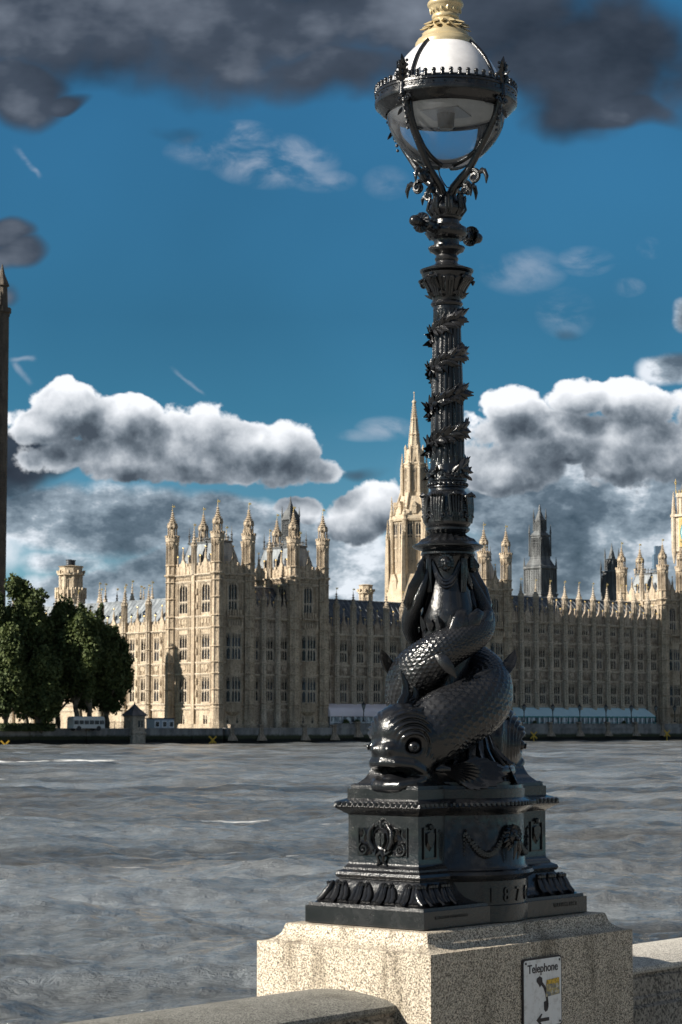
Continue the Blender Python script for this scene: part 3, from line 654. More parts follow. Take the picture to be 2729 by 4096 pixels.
for j in range(8):
    a2 = j*math.pi/4; rr = 6.18*K*math.cos(PH)
    for e in (-1.15, 1.15):
        fm, pm = window_meshes(1.55, 14.6, 2, (.28, .52, .76), True)
        o = link('window', fm, ct, ((rr+.05)*math.cos(a2)-e*math.sin(a2), (rr+.05)*math.sin(a2)+e*math.cos(a2), Z(40.6)), (0, 0, a2+R(90)))
        link('pane', pm, o)
    rr = 3.35*K*math.cos(PH); fm, pm = window_meshes(1.0, 6.6, 2, (.5,), True)
    o = link('window', fm, ct, (rr*math.cos(a2), rr*math.sin(a2), Z(63.9)), (0, 0, a2+R(90))); link('pane', pm, o)
sp = MB(); sp.rings([octring(1.75*K, Z(75.2)), octring(.28, Z(88.6))])
for j in range(8):
    a = PH+j*math.pi/4
    for k in range(22):
        f = k/22; r_ = (1.75*K+(.28-1.75*K)*f)+.05; z = Z(75.2)+(88.6-75.2)*f; sp.box(r_*math.cos(a)-.13, r_*math.cos(a)+.13, r_*math.sin(a)-.13, r_*math.sin(a)+.13, z, z+.3)
for h, r_ in ((79.7, 1.45), (84.0, .95)): sp.lathe([(Z(h), r_*.85), (Z(h)+.2, r_*1.1), (Z(h)+.5, r_*.9)], 8, (0, 0), PH)
sp.lathe([(Z(88.3), .3), (Z(89), .62), (Z(89.4), .5), (Z(89.6), .12), (Z(91.4), .1), (Z(91.6), .3), (Z(91.9), .05)], 8)
sp.obj('spire', M_LIMEP, ct)

# ---------------- iron ventilation towers
def louvre_tower(name, label, px, py, Y, prof, lv, mtl):
    u, v = uv(px, py); t = thing(name, label, 'tower', (u*Y, Y, EYE+GB), PROT); m = MB(); q = math.pi/4
    m.lathe([(0 if h is None else Z(h), r*1.414) for h, r in prof], 4, (0, 0), q)
    for (h0, h1, r) in lv:
        n = 7
        for sx in (-1, 1):
            for k in range(n+1):
                o = -r+2*r*k/n
                m.box(sx*r, sx*(r+.14), o-.08, o+.08, Z(h0), Z(h1)); m.box(o-.08, o+.08, sx*r, sx*(r+.14), Z(h0), Z(h1))
            for k in range(1, 7):
                z = Z(h0)+(h1-h0)*k/7; m.box(sx*r, sx*(r+.07), -r, r, z-.06, z+.06); m.box(-r, r, sx*r, sx*(r+.07), z-.06, z+.06)
        for sx in (-1, 1):
            for sy in (-1, 1): m.lathe([(Z(h0), .26), (Z(h1)+1.0, .2), (Z(h1)+1.2, .3), (Z(h1)+3.6, .03)], 6, (sx*(r+.1), sy*(r+.1)))
    m.obj('wall', mtl, t); return t
vt = louvre_tower('ventilation_tower', 'dark stepped iron tower with louvres above the right wing', 2159, 2019, 590,
    [(20, 3.3), (34.5, 3.2), (34.6, 3.4), (35.0, 3.4), (35.1, 2.95), (41.3, 2.9), (41.7, 3.25), (42.2, 3.2), (42.6, 2.7), (43.8, 2.15), (44.3, 1.95), (50.2, 1.75), (50.5, 1.95), (50.8, 1.75), (51.6, 1.15), (54.4, .95), (54.6, 1.1), (55.2, .8), (57.4, .2), (57.6, .3), (59, .04)],
    [(35.3, 41.2, 2.9), (45, 50, 1.9), (51.8, 54.3, 1.05)], M_VENT)
louvre_tower('ventilation_tower', 'small grey iron lantern tower left of the farthest river tower', 2447, 2175, 600,
    [(20, 2.3), (35.4, 2.2), (41.2, 1.85), (41.4, 2.2), (41.8, 2.1), (41.9, 1.25), (44.7, 1.1), (44.9, 1.3), (45.2, .7), (48, .2), (49.3, .03)],
    [(36, 41, 2.0), (42.1, 44.5, 1.2)], M_VENT)
louvre_tower('ventilation_tower', 'dark iron lantern showing behind the left pair of river towers', 1163, 2002, 520,
    [(20, 2.9), (41.0, 2.6), (43.0, 1.35), (48.0, 1.3), (48.3, 1.65), (48.6, 1.5), (50.0, 1.15), (51.2, .5), (52.6, .15), (54, .03)], [(43.4, 48.0, 1.33)], M_VENT)
# ---------------- pale stone stair turrets
def stair_turret(name, label, px, Y, r, top, base_r=None, base_h=None, drum=False):
    u, v = uv(px, 2400); t = thing(name, label, 'turret', (u*Y, Y, EYE+GB), PROT); m = MB()
    m.lathe([(0, r), (Z(top-2.0), r), (Z(top-1.9), r*1.3), (Z(top-1.5), r*1.3), (Z(top-1.4), r*1.08), (Z(top-.3), r*1.1), (Z(top), r*1.25), (Z(top)+.2, r*.5)], 8, (0, 0), PH)
    for j in range(8):
        a = PH+j*math.pi/4; m.oct(.16*r, .15*r, 0, Z(top-1.7), (r*math.cos(a), r*math.sin(a)), 6)
        a = j*math.pi/4; m.box(r*1.25*math.cos(a)-.2, r*1.25*math.cos(a)+.2, r*1.25*math.sin(a)-.2, r*1.25*math.sin(a)+.2, Z(top-1.5), Z(top-.9))
    if base_r:
        m.lathe([(0, base_r), (Z(base_h-.9), base_r), (Z(base_h-.8), base_r*1.07), (Z(base_h), base_r*1.07)], 8, (0, 0), PH)
        for j in range(24): a = j*math.pi/12; m.box(base_r*math.cos(a)-.14, base_r*math.cos(a)+.14, base_r*math.sin(a)-.14, base_r*math.sin(a)+.14, Z(base_h-1.8), Z(base_h+.5))
    m.obj('wall', M_LIMEP, t)
    w_ = MB()
    for j in range(8):
        a = j*math.pi/4; rr = r*math.cos(PH)
        fm, pm = window_meshes(round(r*.42, 2), 3.4, 1, (), True)
        o = link('window', fm, t, ((rr+.03)*math.cos(a), (rr+.03)*math.sin(a), Z(top-6.2)), (0, 0, a+R(90))); link('pane', pm, o)
    if drum:
        for dx in (-.8, .5):
            d = MB(); d.lathe([(Z(top), .6), (Z(top+1.2), .6), (Z(top+1.25), .7), (Z(top+1.4), .7)], 12, (dx, dx*.4)); d.obj('vent_drum', M_ROOF, t, True)
    return t
stair_turret('stone_turret', 'octagonal stone turret with dark drums on top, rising behind the left trees', 283, 470, 2.25, 33.7, 3.2, 28.6, True)
stair_turret('stone_turret', 'small round pale stone turret between the left towers and the spire tower', 1464, 500, 1.45, 31.6)
# small roof pinnacles of the courts behind the garden wing, each with its own finial
pm_ = pin_mesh(Z(18), Z(28.4), Z(32.3), .62)
PL = ['leftmost pinnacle behind the garden wing roof, above the tallest thin tree', 'second pinnacle from the left behind the garden wing roof', 'third pinnacle from the left behind the garden wing roof, slim and dark',
      'fourth pinnacle from the left behind the garden wing roof', 'tallest pinnacle in the middle of the row behind the garden wing roof', 'short dark pinnacle just left of the last two behind the garden wing',
      'second pinnacle from the nearest tower behind the garden wing', 'pinnacle standing closest to the nearest tower behind the garden wing']
for (px, py), lb in zip([(399, 2327), (423, 2330), (469, 2350), (503, 2333), (530, 2318), (564, 2339), (575, 2345), (610, 2322)], PL):
    Y = 476; u, v = uv(px, py); o = thing('roof_pinnacle', lb, 'pinnacle', (u*Y, Y, EYE+18), PROT, 'pinnacles behind the garden wing'); dz = v*Y-32.3-1
    q = link('spirelet', pm_, o, (0, 0, -Z(18)+dz)); link('weather_vane', ME_VANE, q, (0, 0, Z(32.1)))

# ---------------- clock tower and the great square tower at the edges of the picture
u_, v_ = uv(2695, 2060); ck = thing('clock_tower', 'stone clock tower with gilded dial cut by the right edge of the picture', 'tower', (u_*632, 632, EYE+GB), PROT)
# local origin = rear left corner of the south face; the face runs towards -y
b = MB(); Wd = 12.2
b.box(.5, Wd-.5, -Wd+.5, -.5, 0, Z(50)); b.box(0, Wd, -Wd, 0, Z(49.6), Z(59.5)); b.box(-.7, Wd+.7, -Wd-.7, .7, Z(59.5), Z(60.2)); b.box(.9, Wd-.9, -Wd+.9, -.9, Z(60), Z(65.4)); b.box(.5, Wd-.5, -Wd+.5, -.5, Z(65.2), Z(66.4))
for k in range(9):
    y = -.9-(Wd-1.8)*k/8; x = .9+(Wd-1.8)*k/8
    b.box(.2, .5, y-.22, y+.22, 0, Z(48.5)); b.box(x-.22, x+.22, -Wd+.2, -Wd+.5, 0, Z(48.5)); b.box(.4, .8, y-.2, y+.2, Z(48), Z(50)); b.box(.6, 1.0, y-.16, y+.16, Z(60), Z(65))
for h in (12, 20, 28, 36, 44, 48.4): b.box(.15, Wd-.15, -Wd+.15, -.15, Z(h), Z(h)+.35)
for x, y in ((0, 0), (Wd, 0), (0, -Wd), (Wd, -Wd)):
    b.lathe([(Z(46), .2), (Z(49.5), .75), (Z(59.6), .75), (Z(59.7), .9), (Z(60.3), .7), (Z(64), .4), (Z(67), .05)], 8, (x, y), PH)
for k in range(16): y = -.3-(Wd-.6)*k/15; b.box(-.12, .02, y-.12, y+.12, Z(50.2), Z(59.3))
b.obj('wall', M_LIME2, ck)
g = MB(); g.box(-.16, -.02, -Wd+2.0, -2.0, Z(50.6), Z(50.95)); g.box(-.16, -.02, -Wd+2.0, -2.0, Z(58.9), Z(59.25)); g.box(-.16, -.02, -2.35, -2.0, Z(50.95), Z(58.9)); g.box(-.16, -.02, -Wd+2.0, -Wd+2.35, Z(50.95), Z(58.9))
for k in range(24): g.box(-.22, -.05, -2.9, -2.6, Z(51)+k*.33, Z(51)+k*.33+.2)
g.box(-.06, -.01, -Wd+2.35, -2.35, Z(50.95), Z(58.9)); fr = g.obj('dial_frame', M_GOLDV, ck)
M_DIALRIM = mat('dial_rim_blue', None, Base_Color=(.04, .25, .32), Roughness=.4); M_DIAL = mat('opal_dial', None, Base_Color=(.8, .78, .7), Roughness=.3)
def disc(r0, r1, mtl, nm, par, x, n=48):
    m = MB(); m.rings([[(x, -Wd/2+r*math.cos(2*math.pi*j/n), Z(54.9)+r*math.sin(2*math.pi*j/n)) for j in range(n)] for r in (r0, r1)], cap=False)
    m.rings([[(xx, -Wd/2+r1*math.cos(2*math.pi*j/n), Z(54.9)+r1*math.sin(2*math.pi*j/n)) for j in range(n)] for xx in (x, x+.1)], cap=False); return m.obj(nm, mtl, par)
disc(.02, 3.0, M_DIAL, 'dial', ck, -.30); disc(3.0, 3.6, M_DIALRIM, 'dial_rim', ck, -.24)
rf = MB(); q = lambda i, z: [(i, -i, z), (Wd-i, -i, z), (Wd-i, -Wd+i, z), (i, -Wd+i, z)]
rf.rings([q(1.0, Z(66.2)), q(2.0, Z(70)), q(3.1, Z(75))]); rf.rings([q(3.1, Z(75)), q(3.1, Z(78.6))]); rf.rings([q(2.8, Z(78.6)), q(4.2, Z(84)), q(5.9, Z(92)), q(6.05, Z(95))]); rf.obj('roof', M_ROOF, ck)
g = MB(); g.lathe([(Z(66.3), .12), (Z(69.3), .08)], 6, (.5, -.5)); g.box(.5-.5, 1.0, -.55, -.45, Z(69.4), Z(69.6)); g.lathe([(Z(68.8), .1), (Z(69.0), .3), (Z(70.6), .03)], 6, (.5, -.5))
for k in range(12): y = -.6-(Wd-1.2)*k/11; g.lathe([(Z(66.3), .16), (Z(67.0), .22), (Z(67.3), .02)], 4, (.6, y))
g.obj('gilded_finial', M_GOLDV, ck)
vt_ = thing('great_tower', 'huge dark square tower cut by the left edge of the picture', 'tower', ploc(23, 108.6), PROT)
# local origin = corner nearest the river and the gardens
b = MB(); W2 = 23.0
b.box(-W2, 0, 0, W2, 0, Z(96.5)); b.box(-W2-.5, .5, -.5, W2+.5, Z(96.3), Z(97.4)); b.box(-W2, 0, 0, W2, Z(97.4), Z(99.2))
for h in (20, 30, 40, 47.2, 48.6, 54.4, 55.6, 74.2, 75.4, 81.8, 83.0, 89.0): b.box(-W2-.3, .3, -.3, W2+.3, Z(h), Z(h)+.45)
for k in range(13):
    a = W2*k/12; b.box(-a-.3, -a+.3, -.3, 0, 0, Z(96)); b.box(-W2-.3, -W2, a-.3, a+.3, 0, Z(96)); b.box(0, .3, a-.3, a+.3, 0, Z(96))
for x, y in ((0, 0), (-W2, 0), (0, W2), (-W2, W2)):
    b.lathe([(0, 2.0), (Z(97), 1.8), (Z(97.3), 2.3), (Z(98.4), 2.3), (Z(98.5), 1.5), (Z(103.5), 1.3), (Z(103.8), 1.8), (Z(104.4), 1.6), (Z(106.5), .7), (Z(109), .1)], 8, (x-.9 if x == 0 else x+.9, y+.9 if y == 0 else y-.9), PH)
for k in range(1, 12):
    a = W2*k/12
    for (x, y) in ((-a, 0), (0, a)): b.lathe([(Z(99), .35), (Z(100.6), .3), (Z(100.8), .45), (Z(102.3), .04)], 6, (x, y))
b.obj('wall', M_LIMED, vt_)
wn = MB()
for h0, h1 in ((56.5, 73.0), (22, 38)):
    for c in (5.0, 11.5, 18.0):
        fm, pm = window_meshes(3.6, h1-h0, 4, (.33, .66), True)
        for (x, y, ro) in ((0.05, c, R(90)), (-c, -.05, 0)):
            o = link('window', fm, vt_, (x, y, Z(h0)), (0, 0, ro)); link('pane', pm, o)
# distant office tower
m = MB(); m.box(-4.6, 4.6, -6, 6, 0, 104); m.box(-3.2, 3.2, -4, 4, 104, 109)
for k in range(26): m.box(-4.75, 4.75, -6.15, 6.15, k*4+1.0, k*4+1.5)
u_, v_ = uv(2634, 2185); o = m.obj('office_tower', mat('hazy_glass_facade', None, Base_Color=(.10, .15, .21), Roughness=.25), None, loc=(u_*1850, 1850, EYE+v_*1850-109)); tag(o, 'distant slim glass office tower behind the farthest river tower', 'building')
o.location.z = -2; o.scale = (1, 1, (EYE+v_*1850+2)/109)
# ================================================================ RIVER, BANKS, TREES
def far_wall_fn(t, b):
    c = ocoord(t); g = t.new('ShaderNodeNewGeometry').outputs['Position']; sp = t.new('ShaderNodeSeparateXYZ'); t.l.new(g, sp.inputs[0])
    n = t.noise(t.vm('MULTIPLY', c, (1, 1, .3)), .5, 6, .65); n2 = t.noise(c, 2.0, 4, .6)
    h = t.m('ADD', sp.outputs[2], t.m('MULTIPLY', n2, .7))
    col = t.mix(t.mrange(n, .3, .7), (.16, .16, .16), (.40, .39, .37))
    col = t.mix(t.mrange(h, 2.5, 2.0), col, (.050, .058, .028))
    col = t.mix(t.mrange(h, 1.75, 1.35), col, (.010, .010, .008))
    t.l.new(col, b.inputs['Base Color']); b.inputs['Roughness'].default_value = .85
    bump(t, b, t.noise(c, 3, 5, .7), .6, .15)
M_FWALL = mat('river_wall_stone', far_wall_fn)
M_GROUND = mat('garden_ground', lambda t, b: t.l.new(t.mix(t.noise(ocoord(t), .3, 5, .6), (.05, .055, .03), (.10, .09, .06)), b.inputs['Base Color']), Roughness=.95)
M_PAVE = mat('paving', granite_fn((.34, .32, .29), (.26, .25, .23), (.18, .17, .16), 20), Roughness=.9)
M_DARKIRON = mat('dark_ironwork', None, Base_Color=(.02, .022, .025), Roughness=.5)
M_WHITE = mat('white_paint', None, Base_Color=(.75, .78, .82), Roughness=.5)

# water: one sheet, finely meshed where it is seen
rows = [14.0]
while rows[-1] < 620: rows.append(rows[-1]*1.0028)
rows = np.array(rows); us = np.linspace(-.36, .30, 480)
Yg = np.repeat(rows[:, None], len(us), 1); Xg = us[None, :]*Yg
Zg = np.zeros_like(Yg); sp_ = (rows*.0028)[:, None]
for k in range(64):
    lam = .45*1.055**k
    th = R(65)+RNG.normal(0, .85); amp = .0095*lam**.72*RNG.uniform(.5, 1.3); ph = RNG.uniform(0, 6.28)
    kx, ky = 2*math.pi/lam*math.cos(th), 2*math.pi/lam*math.sin(th)
    wv = np.sin(kx*Xg+ky*Yg+ph+1.3*np.sin(.07*Xg*math.cos(k)+.05*Yg+k))
    Zg += amp*(wv*.75+.5*np.abs(wv))*np.clip((lam/sp_-2.2)/2, 0, 1)
wb_ = MB(); nR, nC = Yg.shape
idx = np.arange(nR*nC).reshape(nR, nC)
fc = np.stack([idx[:-1, :-1], idx[:-1, 1:], idx[1:, 1:], idx[1:, :-1]], -1).reshape(-1, 4)
def np_mesh(name, V_, F_, m, smooth=True):
    me = bpy.data.meshes.new(name); V_ = np.asarray(V_, np.float32); F_ = np.asarray(F_, np.int32)
    me.vertices.add(len(V_)); me.vertices.foreach_set('co', V_.ravel()); k = F_.shape[1]
    me.loops.add(F_.size); me.loops.foreach_set('vertex_index', F_.ravel())
    me.polygons.add(len(F_)); me.polygons.foreach_set('loop_start', np.arange(0, F_.size, k, dtype=np.int32))
    me.polygons.foreach_set('use_smooth', np.full(len(F_), smooth)); me.update(calc_edges=True); me.validate()
    if m: me.materials.append(m)
    return me
VW = np.stack([Xg, Yg, Zg], -1).reshape(-1, 3); zb = -.35
out = np.array([(-5000, -2500, zb), (5000, -2500, zb), (5000, 7000, zb), (-5000, 7000, zb)]); i0 = len(VW); VW = np.r_[VW, out]
fc = np.r_[fc, [[i0, i0+1, i0+2, i0+3]]]
def water_fn(t, b):
    g = t.new('ShaderNodeNewGeometry').outputs['Position']
    n1 = t.noise(t.vm('MULTIPLY', g, (.55, 1, 1)), 3.4, 6, .75, .4); n2 = t.noise(t.vm('MULTIPLY', g, (.35, 1, 1)), .30, 6, .68, .5); n3 = t.noise(t.vm('MULTIPLY', g, (.18, 1, 1)), .075, 5, .65)
    fb = t.noise(t.vm('MULTIPLY', g, (.50, 1, 1)), .045, 11, .60, .3); fb2 = t.noise(t.vm('MULTIPLY', t.vm('ADD', g, (37, 91, 0)), (.28, 1, 1)), .06, 11, .74, .2)
    h = t.m('ADD', t.m('MULTIPLY', fb, 1.6), t.m('MULTIPLY', n1, .18))
    bump(t, b, h, 1.0, .8)
    sp = t.new('ShaderNodeSeparateXYZ'); t.l.new(g, sp.inputs[0]); x, y = sp.outputs[0], sp.outputs[1]
    col = t.mix(t.mrange(fb2, .38, .64), (.062, .064, .064), (.235, .262, .285)); col = t.mix(t.mrange(n3, .45, .7, 0, .5), col, (.14, .115, .085))
    # foam of a boat's wake: a thick streak on the left, thin broken lines further out
    fz = t.noise(t.vm('MULTIPLY', g, (.30, .8, 1)), .75, 7, .75)
    d1 = t.m('ABSOLUTE', t.m('SUBTRACT', y, t.m('ADD', 218., t.m('MULTIPLY', x, .42))))
    f1 = t.m('MULTIPLY', t.mrange(d1, 1.0, 8.5, 1, 0), t.mrange(x, -14, -24, 0, 1))
    d2 = t.m('ABSOLUTE', t.m('SUBTRACT', y, t.m('ADD', 246., t.m('MULTIPLY', t.m('SINE', t.m('MULTIPLY', x, .16)), 6.))))
    f2 = t.m('MULTIPLY', t.mrange(d2, 1.0, 6.5, 1, 0), .62)
    d3 = t.m('ABSOLUTE', t.m('SUBTRACT', y, t.m('ADD', 182., t.m('MULTIPLY', x, -.25)))); f3 = t.m('MULTIPLY', t.mrange(d3, .5, 4, 1, 0), t.mrange(x, 6, 12, 0, .55))
    f = t.m('MAXIMUM', t.m('MAXIMUM', t.m('MULTIPLY', f1, .95), f2), f3)
    caps_glints = t.m('MULTIPLY', t.mrange(t.noise(t.vm('MULTIPLY', g, (.22, 1, 1)), .55, 9, .76, .2), .62, .70), t.mrange(n2, .46, .60, 0, .8))  # small whitecaps and glints, the glints painted as pale colour
    foam_glints = t.m('MAXIMUM', t.mrange(t.m('MULTIPLY', f, fz), .34, .50), caps_glints)
    t.l.new(t.mix(foam_glints, col, (.95, .95, .93)), b.inputs['Base Color'])
    t.l.new(t.m('ADD', t.mrange(y, 30, 260, .07, .20, 'LINEAR'), t.m('MULTIPLY', foam_glints, .5)), b.inputs['Roughness']); b.inputs['IOR'].default_value = 1.33
M_WATER = mat('river_water', water_fn)
link('water', np_mesh('water', VW, fc, M_WATER), kind='structure')

# far bank: ground, terrace and river walls (palace frame)
def pobj(mb, name, mtl, smooth=False, **kw):
    o = mb.obj(name, mtl, None, smooth); o.location = (*C0, EYE); o.rotation_euler = (0, 0, PROT)
    for k, v in kw.items(): o[k] = v
    return o
m = MB(); m.box(-420, 900, 6, 3000, -5.5, GB); m.box(-420, -2, -1.5, 6, -5.5, -.95); m.box(-2, 900, -2.0, 6, -5.5, GB-.15)
pobj(m, 'far_bank_ground', M_GROUND, kind='structure')
m = MB(); m.box(-420, -.9, -2.6, -1.4, -5.5, -.75); m.box(-420, -.8, -2.75, -1.3, -.75, -.50); m.box(-420, -.85, -2.9, -2.6, -2.1, -1.85)
m.lathe([(-5.5, .72), (-.75, .72), (-.75, .84), (-.5, .84)], 16, (-.9, -2.0))
for k in range(34): m.box(-8-k*12.0, -7.1-k*12.0, -2.78, -2.6, -5.5, -.75)
tag(pobj(m, 'embankment_wall', M_FWALL), 'dark stone embankment wall under the trees on the far bank, left', 'wall')
m = MB(); m.box(-.1, 175, -3.2, -1.9, -5.5, -.75); m.box(-.1, 175, -3.32, -1.8, -.75, -.45); m.box(28, 175, -2.9, -2.2, -.45, .22); m.box(28, 175, -3.0, -2.1, .22, .40)
m.box(-.1, 175, -3.45, -3.2, -5.5, -3.0)
tw = pobj(m, 'terrace_wall', M_FWALL); tag(tw, 'grey river wall carrying the palace terrace, green with weed lower down', 'wall')
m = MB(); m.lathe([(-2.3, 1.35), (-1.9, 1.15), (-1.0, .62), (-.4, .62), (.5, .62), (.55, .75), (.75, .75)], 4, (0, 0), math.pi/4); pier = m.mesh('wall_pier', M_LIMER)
u0 = 30.5
LP = [33.2+k*9.35 for k in range(15)]
for s_ in [1, 8.2, 19.2, 26.9]+LP: link('wall_pier', pier, tw, (s_, -3.1, .0 if s_ > 28 else -.55))
# terrace lamps
def terr_lamp():
    mb = MB(); mb.lathe([(.75, .26), (1.0, .24), (1.1, .12), (2.6, .08), (2.75, .14), (2.9, .1), (3.3, .2)], 8); return mb.mesh('lamp_column', M_DARKIRON)
lm = terr_lamp(); mb = MB(); mb.lathe([(3.3, .22), (3.45, .26), (4.1, .42), (4.15, .3)], 8); lg = mb.mesh('lantern', mat('lantern_glass', None, Base_Color=(.25, .28, .28), Roughness=.15))
mb = MB(); mb.lathe([(4.12, .48), (4.3, .34), (4.55, .12), (4.8, .05), (5.0, .02)], 8)
for j in range(8): a = j*math.pi/4; mb.tube([(.24*math.cos(a), .24*math.sin(a), 3.35), (.44*math.cos(a), .44*math.sin(a), 4.15)], .03, 4)
lc = mb.mesh('lantern_cap', M_DARKIRON)
LW = ['behind the pink marquee', 'at the left end of the blue marquee', 'second along the blue marquee', 'third along the blue marquee', 'fourth along the blue marquee', 'fifth along the blue marquee', 'at the right end of the blue marquee']
TL = [(1455, 33.2), (1560, None), (2097, None), (2212, None), (2320, None), (2425, None), (2526, None), (2625, None), (2700, None)]
def s_of(px, t):
    u, v = uv(px, 2890); X0 = C0.x+t*PV.x; Y0 = C0.y+t*PV.y; return (u*Y0-X0)/(PU.x-u*PU.y)
TW = ['in front of the pink marquee', 'just left of the dolphin lamp', 'at the left end of the blue marquee', 'second from the left along the blue marquee', 'third from the left along the blue marquee',
      'fourth from the left along the blue marquee', 'fifth from the left along the blue marquee', 'at the right end of the blue marquee', 'beyond the right end of the blue marquee']
for (px, _), tx in zip(TL, TW):
    s_ = s_of(px, -3.1); o = thing('terrace_lamp', 'dark lantern post on the terrace wall, '+tx, 'street lamp', (C0.x+s_*PU.x-3.1*PV.x, C0.y+s_*PU.y-3.1*PV.y, EYE), PROT, 'lantern posts along the terrace wall')
    link('lamp_column', lm, o); link('lantern', lg, o); link('lantern_cap', lc, o)
# terrace marquees
def marquee(name, label, s0, s1, roofm, trim, curved):
    r = thing(name, label, 'marquee', ploc(s0, 0), PROT); L = s1-s0; m = MB(); n = max(3, int(L/3.1)); h0 = Z(2.0); h1 = Z(3.9)
    if curved: prof = [(-1.9, h0-.2), (-1.88, h0+.5), (-1.6, h0+1.2), (-1.0, h0+1.65), (-.3, h0+1.75), (1.2, h0+2.3), (1.3, h0-.2)]
    else: prof = [(-1.9, h0-.25), (-1.9, h0+.1), (-.6, h0+.9), (1.2, h0+1.9), (1.3, h0-.2)]
    rs = []; N = n*6
    for i in range(N+1):
        x = L*i/N; sc = 0 if curved else .12*abs(math.sin(math.pi*i/6)); rs.append([(x, y, z-(sc if 0 < j < len(prof)-2 else 0)) for j, (y, z) in enumerate(prof)])
    m.rings(rs); m.obj('canopy', roofm, r, True)
    m = MB()
    if trim: m.box(0, L, -1.98, -1.91, h0-.28, h0-.02)
    for k in range(n+1): x = L*k/n; m.box(x-.07, x+.07, -1.98, -1.84, 0, h0+.0); 
    m.box(0, L, -1.97, -1.9, Z(.55), Z(.65)); m.obj('frame', trim or M_WHITE, r)
    m = MB()
    for k in range(n):
        x = L*(k+.5)/n; m.box(x-L/n*.42, x+L/n*.42, -1.86, -1.82, Z(-.5), h0-.3)
    m.obj('window_panel', mat('marquee_glass_'+('a' if curved else 'b'), lambda t, b: t.l.new(t.ramp(t.noise(t.vm('MULTIPLY', ocoord(t), (1.1, 1.1, .5)), .9, 2, .5), [(.35, (.035, .045, .06)), (.5, (.16, .20, .24)), (.62, (.55, .60, .64))]), b.inputs['Base Color']), Roughness=.2), r)
    if not curved:
        m = MB(); 
        for k in range(n*2): x = L*(k+.2)/n/2; m.box(x-.2, x+.2, -1.92, -1.87, Z(-.3), h0-.3)
        m.obj('blind', M_WHITE, r)
    m = MB(); m.box(.02, L-.02, -1.78, 1.2, 0, h0-.25); m.obj('interior_wall', mat('marquee_inside_'+('a' if curved else 'b'), None, Base_Color=(.10, .11, .12), Roughness=.8), r)
    return r
M_PINK = mat('pink_white_canvas', lambda t, b: t.l.new(t.mix(t.noise(ocoord(t), .5, 3, .5), (.78, .70, .76), (.88, .83, .86)), b.inputs['Base Color']), Roughness=.5)
M_PALEBLUE = mat('pale_blue_canvas', lambda t, b: t.l.new(t.mix(t.noise(ocoord(t), .5, 3, .5), (.42, .66, .76), (.62, .82, .88)), b.inputs['Base Color']), Roughness=.5)
M_TEAL = mat('teal_trim', None, Base_Color=(.02, .24, .24), Roughness=.5)
marquee('pink_marquee', 'pinkish white curved terrace marquee left of the dolphin lamp', s_of(1322, -1.9), s_of(1700, -1.9), M_PINK, None, True)
marquee('blue_marquee', 'long pale blue terrace marquee with a teal edge, right of the lamp', s_of(1900, -1.9), s_of(2622, -1.9), M_PALEBLUE, M_TEAL, False)
# clipped shrubs in tubs on the terrace
def bush_mesh(r, n, seed, sz=.16):
    g = np.random.default_rng(seed); d = g.normal(size=(n, 3)); d /= np.linalg.norm(d, axis=1)[:, None]; p = d*(r*g.uniform(.5, 1, (n, 1))); return leaf_mesh('foliage', p, sz, g, M_LEAFD)
def leaf_mesh(name, p, sz, g, mtl, up=.4):
    n = len(p); a = g.normal(size=(n, 3)); a /= np.linalg.norm(a, axis=1)[:, None]; b_ = np.cross(a, g.normal(size=(n, 3))); b_ /= np.linalg.norm(b_, axis=1)[:, None]
    s_ = sz*g.uniform(.6, 1.3, (n, 1)); a = a*s_; b_ = b_*s_*.62
    V_ = np.stack([p-a, p-b_*1.0+a*.1, p+a, p+b_*1.0+a*.1], 1).reshape(-1, 3); F_ = np.arange(4*n).reshape(n, 4)
    return np_mesh(name, V_, F_, mtl, False)
def leaf_fn(dark, light, hi):
    def f(t, b):
        c = ocoord(t); n = t.noise(c, .28, 3, .6); n2 = t.noise(c, 1.4, 3, .6)
        col = t.mix(t.mrange(n, .35, .65), dark, light); col = t.mix(t.mrange(n2, .52, .72, 0, .8), col, hi); t.l.new(col, b.inputs['Base Color']); b.inputs['Roughness'].default_value = .65
        b.inputs['Specular IOR Level'].default_value = .25
    return f
M_LEAFD = mat('dark_leaves', leaf_fn((.042, .062, .028), (.07, .095, .036), (.10, .12, .045)))
M_LEAF = mat('plane_leaves', leaf_fn((.050, .072, .026), (.085, .11, .035), (.12, .13, .042)))
M_BARK = mat('plane_bark', lambda t, b: t.l.new(t.mix(t.mrange(t.noise(ocoord(t), 1.2, 4, .6), .4, .65), (.07, .06, .045), (.26, .23, .17)), b.inputs['Base Color']), Roughness=.9)
bm_ = bush_mesh(.75, 900, 5)
for px, tx in ((1385, 'left of two dark round shrubs in front of the pink marquee'), (1430, 'right of two dark round shrubs in front of the pink marquee'), (2140, 'small dark shrub before the left half of the blue marquee'), (2497, 'small dark shrub before the right half of the blue marquee')):
    s_ = s_of(px, -2.45); o = thing('terrace_shrub', tx, 'shrub', ploc(s_, -2.4), PROT); q = link('foliage', bm_, o, (0, 0, 1.15)); q.scale = (1.1, .6, .9) if px < 2000 else (.7, .5, .7)
    mb = MB(); mb.lathe([(0, .3), (.5, .4)], 8); mb.obj('tub', M_DARKIRON, o)

